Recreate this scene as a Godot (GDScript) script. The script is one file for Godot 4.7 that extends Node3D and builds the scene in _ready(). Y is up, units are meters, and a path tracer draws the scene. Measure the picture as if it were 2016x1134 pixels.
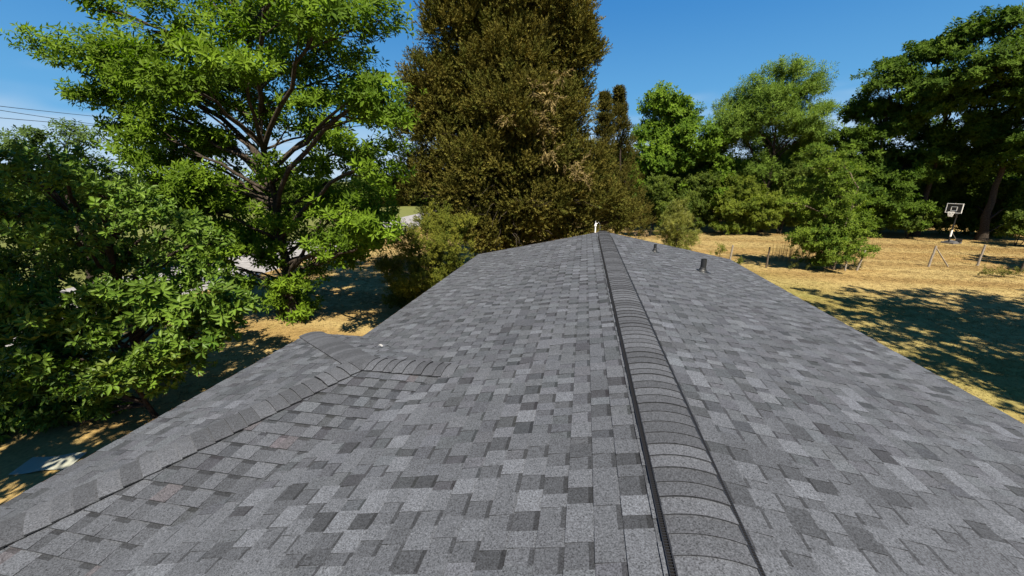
extends Node3D
# A new grey shingle roof seen along its ridge, trees and a dry field round it.
# Metres, y up, the ground at y = 0; the main ridge runs along -z.

const EYE := Vector3(0, 4.8, 0)
const FOCAL := 760.0 / 2016.0          # focal length over picture width
const YAW := 0.183
const PITCH := 0.2753
const ROLL := -0.0073

const RIDGE_X := 0.5825
const RIDGE_Y := 3.3
const SLOPE := 0.2068
const FAR_Z := -11.634
const NEAR_Z := 3.6
const EAVE_R := 4.094
const EAVE_L := -3.217
const WING_EAVE_X := -4.12
const WING_EAVE_Y := 2.514
const WING_FAR_Z := -4.93
const WING_NEAR_Z := -0.465
const WING_END := Vector3(-2.27, 2.925, -3.42)
const WING_MEET := Vector3(-1.231, 2.925, -3.42)
const EXPOSE := 0.136
const GRAIN := 0.5                      # mean of the granule picture

const LOBES := {
	"pecan": [[-16.51, 8.84, -10.9, 0.67], [-14.87, 8.51, -10.79, 1.07], [-11.51, 8.67, -9.85, 0.98], [-10.31, 8.95, -10.58, 0.96], [-10.08, 10, -12.35, 1.16], [-7.68, 9.3, -11.79, 1.15], [-6.43, 9.49, -12.63, 0.93], [-14.54, 7.42, -11.11, 0.98], [-15.33, 7.2, -10.9, 0.47], [-12.04, 7.38, -10.65, 1.17], [-10.93, 7.68, -11.73, 1.11], [-8.94, 8.24, -12.09, 1.09], [-7.7, 8.07, -12.86, 1.15], [-6.61, 6.67, -12.4, 0.69], [-13.94, 5.91, -11.53, 1.04], [-12.45, 5.9, -11.84, 1.04], [-8.26, 6.29, -11.96, 0.76], [-7.23, 5.65, -11.88, 0.68], [-12.54, 4.14, -10.28, 1.1], [-11.38, 4.08, -11.34, 1.1], [-12.29, 2.76, -10.94, 0.96], [-14.16, 4.76, -10.93, 0.64], [-8.6, 4.06, -11.94, 0.96], [-6.79, 4.11, -11.28, 0.66], [-7.79, 3.05, -11.95, 0.66], [-10.82, 2.44, -11, 0.65], [-10.18, 2.86, -11.7, 0.59], [-12.66, 10.95, -11.72, 1.53], [-8.84, 10.38, -10.4, 1.28], [-8.4, 11.53, -13.3, 1.62], [-13.14, 9.3, -9.96, 0.63], [-13.52, 8.18, -10.84, 0.85], [-11.86, 4.9, -10.71, 0.75], [-9.76, 5.19, -10.88, 0.51], [-9.15, 2.68, -11.87, 0.52], [-5.8, 8.09, -8.88, 0.74], [-7.83, 7.56, -8.71, 0.77], [-5.52, 6.73, -9.34, 0.65], [-9.39, 7.26, -8.42, 0.78], [-6.31, 9, -8.48, 0.73], [-12.48, 12.53, -13.44, 1.4], [-9.17, 12.51, -14.05, 1.4], [-11.66, 10.03, -14.1, 1.37], [-12.78, 6.22, -10.22, 0.7], [-14.75, 5.57, -10.96, 0.45], [-10.43, 6.66, -11.97, 0.63], [-8.56, 7.17, -11.83, 0.59], [-7.06, 5.19, -12.26, 0.56], [-6.35, 5.81, -12.23, 0.39], [-8.24, 2.34, -11.9, 0.48], [-10.33, 2.03, -11.35, 0.38], [-11.48, 2.85, -11.57, 0.6], [-14.88, 6.51, -10.99, 0.55], [-13.56, 3.54, -11.52, 0.85], [-6.32, 3.92, -9.8, 0.63], [-6.78, 3.1, -9.61, 0.45], [-5.24, 5.1, -9.59, 0.47], [-4.77, 6.58, -9.27, 0.47], [-5.66, 3.64, -9.92, 0.39], [-10.04, 1.36, -11.2, 0.29], [-9.81, 0.75, -11.74, 0.31], [-9.11, 3.59, -11.52, 0.46], [-10.22, 3.42, -11.41, 0.46], [-8.01, 5.18, -11.37, 0.45], [-8.84, 6.51, -11.25, 0.44], [-11.82, 2.16, -10.55, 0.42], [-12.66, 2.49, -10.48, 0.42], [-11.42, 1.59, -10.8, 0.25], [-9, 1.7, -11.45, 0.32], [-7.8, 2.49, -12.15, 0.49], [-10.4, 0.53, -11.44, 0.24], [-9.85, 0.35, -11.48, 0.17], [-6.42, 2.96, -11, 0.39], [-5.88, 3.81, -11.1, 0.38]],
	"cedar": [[-3.81, 16.39, -19.23, 0.97], [-4.23, 15.33, -20.08, 1.85], [-5, 13.18, -19.29, 1.95], [-2.57, 13.07, -19.5, 2.12], [-6.06, 11.45, -19.08, 1.49], [-3.83, 11.43, -20.11, 2.29], [-1.39, 11.69, -20.46, 1.43], [-0.77, 10.37, -20.33, 1.12], [-7, 9.35, -18.68, 1.31], [-5.09, 9.35, -20.07, 2.17], [-2.4, 9.27, -20.28, 2.14], [-1.04, 8.7, -19.91, 1.02], [-7.79, 7.23, -18.83, 1.21], [-5.75, 6.78, -19.38, 2.19], [-2.69, 6.44, -18.98, 2.19], [-1.19, 6.23, -19.62, 1.16], [-7.89, 5.13, -19.09, 1.27], [-5.18, 4.39, -18.88, 2.09], [-2.23, 4.37, -19.29, 1.96], [-0.29, 4.35, -19.88, 1.42], [-3.9, 2.29, -20.03, 2.02], [-0.74, 2.57, -20.24, 1.62], [-6.71, 2.85, -19.35, 1.27], [-3.66, 10.12, -19.19, 1.9], [-1.6, 7.61, -19.8, 1.58], [-6.53, 8.31, -18.9, 1.56], [-3.97, 5.33, -19.25, 2.07], [-1.28, 5.07, -19.51, 1.39], [-3.08, 7.89, -18.43, 1.88], [-4.91, 5.98, -18.09, 1.52], [-2.4, 3.68, -18.76, 1.6], [-4.82, 2.73, -18.31, 1.4], [0.98, 3.85, -20.28, 0.99], [0.28, 5.56, -20.62, 0.88], [1.96, 2.8, -20.85, 0.79], [-8.68, 4.17, -18.39, 0.87], [-0.31, 10.45, -20.33, 0.8], [-0.56, 11.15, -19.91, 0.77]],
	"cedar_small": [[0.9, 9.3, -25.53, 0.12], [0.93, 8.81, -25.38, 0.22], [0.96, 8.17, -25.43, 0.36], [1.01, 7.41, -25.46, 0.53], [1.02, 6.44, -25.12, 0.67], [1.06, 5.43, -25.38, 0.82], [1.09, 4.36, -26.15, 1.01], [1.03, 3.32, -24.93, 1.08], [0.96, 2.13, -24.44, 1.16]],
	"cedar_small2": [[1.78, 9.81, -26.69, 0.12], [1.82, 9.36, -26.89, 0.24], [1.86, 8.65, -26.43, 0.38], [1.94, 7.84, -26.37, 0.55], [2.18, 6.87, -27.31, 0.76], [2.43, 5.8, -27.85, 0.96], [2.48, 4.52, -25.79, 1.1], [2.85, 3.23, -26.64, 1.27], [3.09, 1.99, -25.95, 1.25]],
	"green": [[5.99, 10.83, -37.52, 1.45], [8.12, 10.25, -39.5, 1.54], [5.36, 8.64, -37.54, 1.49], [8.61, 7.67, -36.81, 2.01], [6.34, 6.51, -37.18, 2.09], [10.99, 6.09, -38.88, 2.15], [11.38, 8.15, -38.28, 1.2], [8.24, 3.89, -39.01, 2.24], [5.16, 5.25, -37.1, 1.52], [11.06, 3.47, -37.99, 1.73]],
	"wispy": [[15.31, 12.74, -37.7, 1.29], [13.28, 11.66, -38.32, 1.42], [17.93, 12.19, -39.15, 1.34], [12.3, 10.43, -38.93, 1.27], [14.43, 10.21, -36.84, 1.91], [17.43, 9.16, -38.15, 1.71], [19.13, 10.25, -39.31, 0.86], [12.29, 8.45, -37.52, 1.51], [16.14, 7.86, -41.05, 2.07], [18.66, 6.92, -40.75, 1.75], [20.26, 7.7, -40.21, 0.78], [14.22, 5.6, -38.42, 1.49], [17.29, 4.73, -39.63, 1.74], [11.4, 9.27, -37.52, 1.05], [18.84, 8.46, -39.22, 1.26], [16.82, 11.04, -40.04, 1.67], [12.91, 9.2, -37.36, 1.6]],
	"oakA": [[20.3, 7.63, -37.13, 1.34], [21.83, 10.02, -38.46, 1.36], [21.99, 11.68, -36.78, 1.42], [24.21, 13.35, -38.45, 1.39], [20.18, 5.1, -36.98, 1.26], [22.64, 7.08, -38.17, 2.13], [24.04, 9.59, -37.4, 2.35], [22.96, 3.91, -36.42, 2.06], [26.04, 5.85, -38.03, 2.47], [25.02, 1.91, -36.73, 1.73], [22.1, 1.89, -36.65, 1.2]],
	"oakB": [[24.53, 13.58, -36.24, 1.33], [26.03, 14.35, -36.47, 1.32], [24.56, 10.67, -35.72, 1.85], [26.48, 10.96, -35.9, 1.99], [28.35, 7.8, -39, 2.46], [30.59, 4.63, -40.43, 2.04], [28.93, 2.98, -39.61, 1.34]],
	"oakC": [[26.2, 14.33, -34.51, 0.91], [26.27, 14.54, -33.85, 0.52], [27.74, 13.74, -33.89, 1.46], [25.72, 11.59, -33.04, 1.62], [28.65, 10.44, -33.82, 1.96], [28.52, 8.81, -35.46, 2.14], [30.34, 6.97, -34.26, 2.21], [30.15, 6.09, -36.51, 2.1], [33.4, 3.89, -35.95, 2.06], [32.68, 3.47, -37.48, 1.84], [31.96, 1.42, -38.37, 1.12], [33.08, 1.11, -37.56, 1.08], [31.43, 2.17, -39.29, 1.08], [32.38, 2.64, -38.45, 1.18], [32.48, 1.66, -35.92, 1.08], [28.98, 11.97, -32.95, 1.99], [31.8, 7.84, -33.72, 2.42]],
	"fieldtree": [[11.1, 5.97, -22.75, 0.54], [11.42, 5.22, -22.02, 0.86], [12.91, 4.86, -23.2, 0.79], [11.26, 4.37, -22.95, 0.72], [12.39, 3.87, -22.73, 1.01], [14.02, 3.45, -23.62, 0.59], [11.82, 2.95, -23.08, 0.79], [13.21, 2.42, -23.28, 1.05], [14.16, 2.17, -23.21, 0.64], [12.17, 1.66, -22.83, 0.84], [12.71, 1.09, -22.32, 0.82], [12.08, 0.71, -22.79, 0.65], [15.05, 1.04, -23.7, 0.41], [10.54, 3.53, -22.1, 0.54], [11.2, 1.68, -22.58, 0.57], [14, 0.81, -23.27, 0.65], [12.49, 0.88, -22.71, 0.69], [11.89, 5.7, -22.46, 0.64], [14.33, 2.69, -23.29, 0.54], [12.94, 1.78, -22.98, 0.79], [12.07, 2.19, -22.82, 0.74], [13.76, 1.64, -23.13, 0.64], [12.18, 3.49, -22.84, 0.91], [12.94, 2.97, -22.98, 0.82]],
	"sidebush": [[-5.83, 3.15, -14.38, 0.73], [-6.08, 2.54, -13.17, 0.8], [-4.96, 2.31, -13.55, 0.9], [-7.16, 1.51, -13.32, 0.61], [-5.81, 1.43, -13.05, 0.98], [-5.23, 1.05, -14.72, 0.9], [-6.93, 0.46, -13.5, 0.68], [-6.28, -0.01, -14.42, 0.91], [-4.38, 3.06, -13.7, 0.59]],
	"darktree": [[-11.59, 5.1, -6.6, 0.43], [-10.69, 5.2, -6.83, 0.43], [-10.56, 4.89, -7.27, 0.37], [-11.38, 4.19, -6.09, 0.65], [-11.83, 4.22, -7.11, 0.7], [-9.74, 4.17, -6.57, 0.57], [-9.73, 4.21, -7.38, 0.48], [-8.7, 3.89, -7.25, 0.41], [-13.23, 3, -6.98, 0.8], [-11.22, 3.11, -6.73, 0.68], [-10.4, 3.17, -7.19, 0.66], [-8.94, 3.12, -7.04, 0.47], [-7.92, 3.48, -7.05, 0.25], [-13.02, 4.38, -6.25, 0.83], [-13.94, 2.76, -6.29, 0.91], [-13.22, 1.92, -6.7, 0.74], [-9.39, 4.96, -5.19, 0.31], [-8.65, 4.87, -5.33, 0.28], [-8.39, 4.57, -5.58, 0.25], [-7.95, 4.08, -5.66, 0.26], [-9.54, 4.02, -5.17, 0.41], [-9.06, 3.81, -5.46, 0.35], [-7.86, 3.74, -6.09, 0.29], [-7.58, 3.15, -6.54, 0.23], [-8, 2.5, -7.28, 0.22]],
	"magnolia": [[-8.09, 2.53, -5.99, 0.45], [-7.3, 2.3, -5.86, 0.39], [-8.18, 2.58, -5.51, 0.42], [-6.67, 2.75, -5.82, 0.24], [-8.75, 2.11, -5.29, 0.42], [-7.78, 1.76, -5.54, 0.38], [-9.96, 1.63, -5.47, 0.5], [-8.47, 1.42, -5.26, 0.42], [-9.27, 1.02, -5.05, 0.38], [-9.84, 1.7, -4.88, 0.45], [-9.52, 2.42, -5.17, 0.37], [-7.04, 1.9, -5.85, 0.26], [-10.72, 1.19, -4.89, 0.48], [-9.71, 0.25, -5.48, 0.24], [-6.86, 2.18, -5.97, 0.17], [-10.81, 0.46, -4.98, 0.45], [-11.42, 2.05, -5, 0.61], [-11.43, 0.37, -4.64, 0.62], [-8.74, 2.63, -5.58, 0.29], [-10.78, 0.4, -5.25, 0.42], [-9.91, -0.11, -5.44, 0.24], [-8.29, 0.99, -5.47, 0.31], [-7.7, 1.39, -5.89, 0.27], [-11.88, -0.44, -5.03, 0.44], [-6.63, 2.5, -6, 0.15], [-7.95, 2.93, -5.69, 0.29], [-8.55, 3.01, -5.3, 0.27], [-9.89, 2.94, -5.37, 0.33], [-10.18, -0.09, -5.02, 0.27], [-11.2, 2.47, -5.34, 0.44]],
	"farlight": [[-25.02, 6.53, -14.02, 0.62], [-23.76, 6.62, -14.15, 0.56], [-22.9, 6.97, -14.78, 0.63], [-22.01, 6.62, -14.68, 0.46], [-24.54, 5.92, -14.97, 0.71], [-22.6, 5.67, -15.01, 0.53], [-25.95, 5.7, -14.48, 0.7], [-22.7, 4.99, -14.34, 0.68], [-26.34, 4.78, -14.81, 0.84]],
	"pine_far": [[-54.42, 5.55, -38.4, 0.33], [-52.76, 5.25, -38.09, 0.27], [-54.74, 5.26, -37.83, 0.22], [-53.98, 4.56, -38.27, 0.44], [-55.02, 4.4, -38.16, 0.44]],
	"pine": [[6.1, 2.7, -27.41, 0.44], [5.78, 1.91, -27.01, 0.65], [6.78, 1.83, -27.93, 0.58], [5.56, 1, -27.57, 0.64], [6.59, 0.78, -28, 0.78], [7.25, 0.82, -27.81, 0.46], [6.2, 0.23, -27.47, 0.67]],
	"shrub0": [[11.8, 2.5, -35.98, 1.21], [12.99, 1.38, -36.69, 1.09], [11.24, 1.49, -37.74, 1.05], [13.53, 2.48, -36.38, 1.06], [12.35, 4.14, -37.1, 1.23], [14.58, 3.49, -37.48, 1]],
	"shrub1": [[16.32, 2.63, -37.5, 1.24], [15.21, 1.45, -36.27, 1.06], [17.87, 1.49, -38.34, 1.19], [17.76, 2.88, -36.91, 1.05], [17.11, 3.88, -38.43, 0.94]],
	"shrub2": [[4.9, 2.81, -33.82, 1.1], [6.03, 1.66, -35.23, 1.08], [4.52, 1.28, -34.62, 0.84], [6.76, 2.73, -35.27, 1.06], [5.48, 4.23, -33.27, 1.06]],
	"shrub3": [[8.68, 2.96, -34.94, 1.19], [10.04, 1.3, -37.15, 1.04], [8.29, 1.39, -36.04, 0.93], [9.64, 4.37, -36.22, 1.22], [7.71, 4.37, -36.71, 1.09]],
	"shrub4": [[18.9, 4.72, -38.76, 1.56], [18.22, 1.76, -37.88, 1.25], [20.24, 1.27, -38.6, 1.11], [18.83, 3.08, -37.23, 1.36], [17.53, 4.73, -38.35, 1.24], [20.49, 3.48, -37.65, 1.28], [22.15, 1.67, -39.35, 1.12]],
	"shrub5": [[21.94, 1.52, -36.25, 0.72], [23.8, 1.01, -37.34, 0.66], [20.82, 1.15, -35.73, 0.56]],
	"shrub6": [[25.33, 1.22, -35.66, 0.62], [26.47, 1.3, -36.1, 0.55], [24.61, 0.99, -35.79, 0.44]],
	"shrub7": [[11.12, 0.66, -35.57, 0.29], [12.13, 0.56, -36.18, 0.33], [12.78, 0.51, -36.3, 0.22]],
	"shrub8": [[29.53, 1.61, -32.55, 0.84], [30.69, 1.61, -32.73, 1.15], [29.51, 0.77, -33.09, 0.29]],
	"shrub9": [[14.7, 0.96, -36.79, 0.61], [14.09, 0.66, -36.64, 0.37], [13.57, 0.54, -36.83, 0.3]],
	"shrub10": [[28.82, 0.98, -38.28, 0.66], [30.14, 0.75, -38.53, 0.66], [31.63, 0.66, -38.8, 0.67], [33.14, 0.52, -39.08, 0.67], [34.44, 0.38, -39.32, 0.67], [31.14, 1.59, -38.71, 0.89], [32.8, 1.57, -39.02, 0.96], [34.53, 1.35, -39.34, 1.04], [29.41, 1.81, -38.39, 0.81]],
	"cedar_dead": [[-1.49, 7.97, -17, 0.45], [-1.99, 7.32, -16.9, 0.35], [-1.23, 8.75, -17.25, 0.27], [-0.51, 5.45, -17.48, 0.48], [-1.44, 5.95, -16.9, 0.35], [-2.2, 8.16, -16.87, 0.23], [-0.06, 4.83, -17.87, 0.38], [-3.17, 7.2, -16.48, 0.19], [-1.67, 6.84, -16.96, 0.31]],
	"brush_a": [[-1.78, 1.1, -26.09, 0.15], [-1.1, 1.03, -26.22, 0.18], [-0.6, 1.09, -26.31, 0.09]],
	"brush_b": [[3.48, 0.83, -32.23, 0.27], [4.29, 0.7, -32.38, 0.3], [4.99, 0.49, -32.51, 0.19]],
	"weeds_a": [[19.61, -0.05, -22.22, 0.1], [20.08, -0.14, -22.26, 0.12], [20.64, -0.17, -22.43, 0.15], [21.41, -0.17, -22.77, 0.15], [20.4, 0.19, -22.51, 0.09], [19.19, 0.27, -22.2, 0.07]],
	"weeds_b": [[11.24, 0.04, -22.82, 0.07], [11.92, 0.01, -22.7, 0.09], [12.87, -0.03, -22.89, 0.09], [13.83, -0.04, -23.3, 0.09], [14.63, 0.01, -23.46, 0.07]],
	"saplingA": [[7.98, 0.81, -24.36, 0.14], [8.27, 0.55, -24.64, 0.12], [7.94, 0.45, -24.63, 0.12]],
	"saplingB": [[8, 0.72, -21.22, 0.08], [7.9, 0.54, -21.29, 0.07]],
}

var rng := RandomNumberGenerator.new()
var used := {}
var eye_basis: Basis
var M := {}


# ---------------------------------------------------------------- helpers
class Soup:
	var v := PackedVector3Array()
	var n := PackedVector3Array()
	var c := PackedColorArray()

	func tri(a: Vector3, b: Vector3, d: Vector3, out: Vector3, col := Color.WHITE) -> void:
		var k := (d - a).cross(b - a)
		if k.length_squared() < 1e-16:
			return
		k = k.normalized()
		if k.dot(out) < 0:
			k = -k
			var t := b
			b = d
			d = t
		v.append(a); v.append(b); v.append(d)
		n.append(k); n.append(k); n.append(k)
		c.append(col); c.append(col); c.append(col)

	func quad(a: Vector3, b: Vector3, d: Vector3, e: Vector3, out: Vector3, col := Color.WHITE) -> void:
		tri(a, b, d, out, col)
		tri(a, d, e, out, col)

	func smooth(a: Vector3, b: Vector3, d: Vector3, na: Vector3, nb: Vector3, nd: Vector3, col := Color.WHITE) -> void:
		if (d - a).cross(b - a).dot(na + nb + nd) < 0:
			var t := b
			b = d
			d = t
			t = nb
			nb = nd
			nd = t
		v.append(a); v.append(b); v.append(d)
		n.append(na); n.append(nb); n.append(nd)
		c.append(col); c.append(col); c.append(col)

	func box(at: Vector3, size: Vector3, turn := Basis(), col := Color.WHITE) -> void:
		var h := size * 0.5
		for axis in 3:
			for s in [-1.0, 1.0]:
				var o := Vector3.ZERO
				o[axis] = s
				var p := Vector3.ZERO
				p[(axis + 1) % 3] = 1.0
				var q := Vector3.ZERO
				q[(axis + 2) % 3] = 1.0
				var f := o * h
				quad(at + turn * (f - p * h - q * h), at + turn * (f + p * h - q * h), at + turn * (f + p * h + q * h), at + turn * (f - p * h + q * h), turn * o, col)

	func tube(pts: Array, radii: Array, sides := 6, col := Color.WHITE, capped := true) -> void:
		var rings := []
		var norms := []
		var side := Vector3.ZERO
		for i in pts.size():
			var d: Vector3 = (pts[mini(i + 1, pts.size() - 1)] - pts[maxi(i - 1, 0)]).normalized()
			if side == Vector3.ZERO:
				side = d.cross(Vector3(0.31, 0.2, 0.93)).normalized()
			side = (side - d * side.dot(d)).normalized()
			var up := d.cross(side)
			var ring := []
			var nn := []
			for k in sides:
				var a := TAU * k / sides
				var o := side * cos(a) + up * sin(a)
				ring.append(pts[i] + o * radii[i])
				nn.append(o)
			rings.append(ring)
			norms.append(nn)
		for i in pts.size() - 1:
			for k in sides:
				var j := (k + 1) % sides
				smooth(rings[i][k], rings[i][j], rings[i + 1][j], norms[i][k], norms[i][j], norms[i + 1][j], col)
				smooth(rings[i][k], rings[i + 1][j], rings[i + 1][k], norms[i][k], norms[i + 1][j], norms[i + 1][k], col)
		if capped:
			for e in [0, pts.size() - 1]:
				var o: Vector3 = (pts[e] - pts[1 if e == 0 else e - 1]).normalized()
				for k in range(1, sides - 1):
					tri(rings[e][0], rings[e][k], rings[e][k + 1], o, col)

	func mesh() -> ArrayMesh:
		var a := []
		a.resize(Mesh.ARRAY_MAX)
		a[Mesh.ARRAY_VERTEX] = v
		a[Mesh.ARRAY_NORMAL] = n
		a[Mesh.ARRAY_COLOR] = c
		var m := ArrayMesh.new()
		m.add_surface_from_arrays(Mesh.PRIMITIVE_TRIANGLES, a)
		return m


func numbered(called: String) -> String:
	var k: int = used.get(called, 0)
	used[called] = k + 1
	return called if k == 0 else "%s_%03d" % [called, k]


func thing(called: String, label: String, category: String, at := Vector3.ZERO, group := "", turn := 0.0) -> Node3D:
	var o := Node3D.new()
	o.name = numbered(called)
	add_child(o)
	o.position = at
	o.rotation.y = turn
	o.set_meta("label", label)
	o.set_meta("category", category)
	if group:
		o.set_meta("group", group)
	return o


func put(called: String, mesh: Mesh, mat: Material, parent: Node3D, at := Vector3.ZERO) -> MeshInstance3D:
	var o := MeshInstance3D.new()
	o.name = numbered(called) if parent == self else called
	o.mesh = mesh
	o.material_override = mat
	o.position = at
	parent.add_child(o, true)
	return o


func structure(o: Node3D) -> void:
	o.set_meta("kind", "structure")


func lin(r: float, g: float, b: float, a := 1.0) -> Color:
	return Color(r, g, b, a).linear_to_srgb()


func plain(r: float, g: float, b: float, rough := 0.8, spec := 0.5, metal := 0.0) -> StandardMaterial3D:
	var m := StandardMaterial3D.new()
	m.albedo_color = lin(r, g, b)
	m.roughness = rough
	m.metallic = metal
	m.metallic_specular = spec
	return m


func grain(size: int, sd: float, seed_: int, blur := 0) -> ImageTexture:
	var r := RandomNumberGenerator.new()
	r.seed = seed_
	var bytes := PackedByteArray()
	bytes.resize(size * size)
	var lut := PackedByteArray()
	lut.resize(1024)
	for i in 1024:
		lut[i] = int(255.0 * Color(i / 1023.0, 0, 0).linear_to_srgb().r)
	for i in size * size:
		bytes[i] = lut[clampi(int(1023.0 * GRAIN * (1.0 + sd * r.randfn())), 60, 1023)]
	var im := Image.create_from_data(size, size, false, Image.FORMAT_L8, bytes)
	if blur:
		im.resize(size / blur, size / blur, Image.INTERPOLATE_BILINEAR)
		im.resize(size, size, Image.INTERPOLATE_BILINEAR)
	im.convert(Image.FORMAT_RGB8)
	return ImageTexture.create_from_image(im)


func noise_tex(size: int, freq: float, oct: int, lo: Color, hi: Color, seed_: int, warp := 0.0) -> NoiseTexture2D:
	var f := FastNoiseLite.new()
	f.seed = seed_
	f.noise_type = FastNoiseLite.TYPE_SIMPLEX_SMOOTH
	f.frequency = freq
	f.fractal_octaves = oct
	if warp > 0:
		f.domain_warp_enabled = true
		f.domain_warp_amplitude = warp
	var t := NoiseTexture2D.new()
	t.width = size
	t.height = size
	t.seamless = true
	t.noise = f
	var g := Gradient.new()
	g.set_color(0, lo)
	g.set_color(1, hi)
	t.color_ramp = g
	return t


func triplanar(m: StandardMaterial3D, t: Texture2D, metres: float) -> StandardMaterial3D:
	m.albedo_texture = t
	m.uv1_triplanar = true
	m.uv1_world_triplanar = true
	m.uv1_scale = Vector3.ONE / metres
	return m


func rv() -> Vector3:
	var z := rng.randf_range(-1, 1)
	var a := rng.randf() * TAU
	var s := sqrt(1 - z * z)
	return Vector3(s * cos(a), z, s * sin(a))


# ---------------------------------------------------------------- camera, sky, sun
func make_view() -> void:
	var fw := Vector3(-sin(YAW), 0, -cos(YAW))
	var right := Vector3(cos(YAW), 0, -sin(YAW))
	var f := fw * cos(PITCH) - Vector3.UP * sin(PITCH)
	var u := Vector3.UP * cos(PITCH) + fw * sin(PITCH)
	eye_basis = Basis(right * cos(ROLL) + u * sin(ROLL), u * cos(ROLL) - right * sin(ROLL), -f)
	var cam := Camera3D.new()
	cam.name = "camera"
	cam.transform = Transform3D(eye_basis, EYE)
	cam.fov = rad_to_deg(2.0 * atan(0.5 * 9.0 / 16.0 / FOCAL))
	cam.near = 0.05
	cam.far = 3000.0
	cam.current = true
	add_child(cam)

	var sun := DirectionalLight3D.new()
	sun.name = "sun"
	sun.light_energy = 1.6
	sun.light_color = Color(1.0, 0.955, 0.88)
	sun.light_angular_distance = 0.5
	sun.shadow_enabled = true
	var el := deg_to_rad(57.0)
	var towards := Vector3(0.30 * cos(el), sin(el), 0.954 * cos(el))
	add_child(sun)
	sun.look_at_from_position(towards * 100.0, Vector3.ZERO)

	var env := Environment.new()
	env.background_mode = Environment.BG_SKY
	env.tonemap_mode = Environment.TONE_MAPPER_LINEAR
	env.tonemap_exposure = 2.4
	env.sdfgi_enabled = true
	env.ssao_enabled = true
	env.ssil_enabled = true
	var sm := PanoramaSkyMaterial.new()
	sm.panorama = sky_picture()
	sm.energy_multiplier = 0.43
	var sk := Sky.new()
	sk.sky_material = sm
	env.sky = sk
	var we := WorldEnvironment.new()
	we.name = "environment"
	we.environment = env
	add_child(we)


func sky_picture() -> ImageTexture:
	var w := 1024
	var h := 512
	var f := FastNoiseLite.new()
	f.seed = 11
	f.frequency = 1.7
	f.fractal_octaves = 5
	var im := Image.create(w, h, false, Image.FORMAT_RGBF)
	var zen := Vector3(0.018, 0.12, 0.38)
	var mid := Vector3(0.042, 0.225, 0.58)
	var low := Vector3(0.17, 0.47, 0.79)
	var white := Vector3(0.62, 0.74, 0.86)
	for y in h:
		var el := (0.5 - (y + 0.5) / h) * 180.0
		var base: Vector3
		if el < 25.0:
			base = low.lerp(mid, smoothstep(0.0, 25.0, el))
		else:
			base = mid.lerp(zen, smoothstep(25.0, 80.0, el))
		for x in w:
			var c := base
			if el > -2.0 and el < 14.0:
				var a := TAU * x / w
				var p := Vector3(cos(a) * 2.2, el * 0.42, sin(a) * 2.2)
				var k := f.get_noise_3dv(p) * 0.5 + 0.5
				var cover := smoothstep(9.5, 2.0, el + (k - 0.5) * 9.0)
				c = c.lerp(white, cover * (0.55 + 0.45 * k))
			if el < 0.0:
				c = low.lerp(Vector3(0.10, 0.11, 0.08), smoothstep(0.0, -6.0, el))
			im.set_pixel(x, y, Color(c.x, c.y, c.z))
	return ImageTexture.create_from_image(im)


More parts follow.
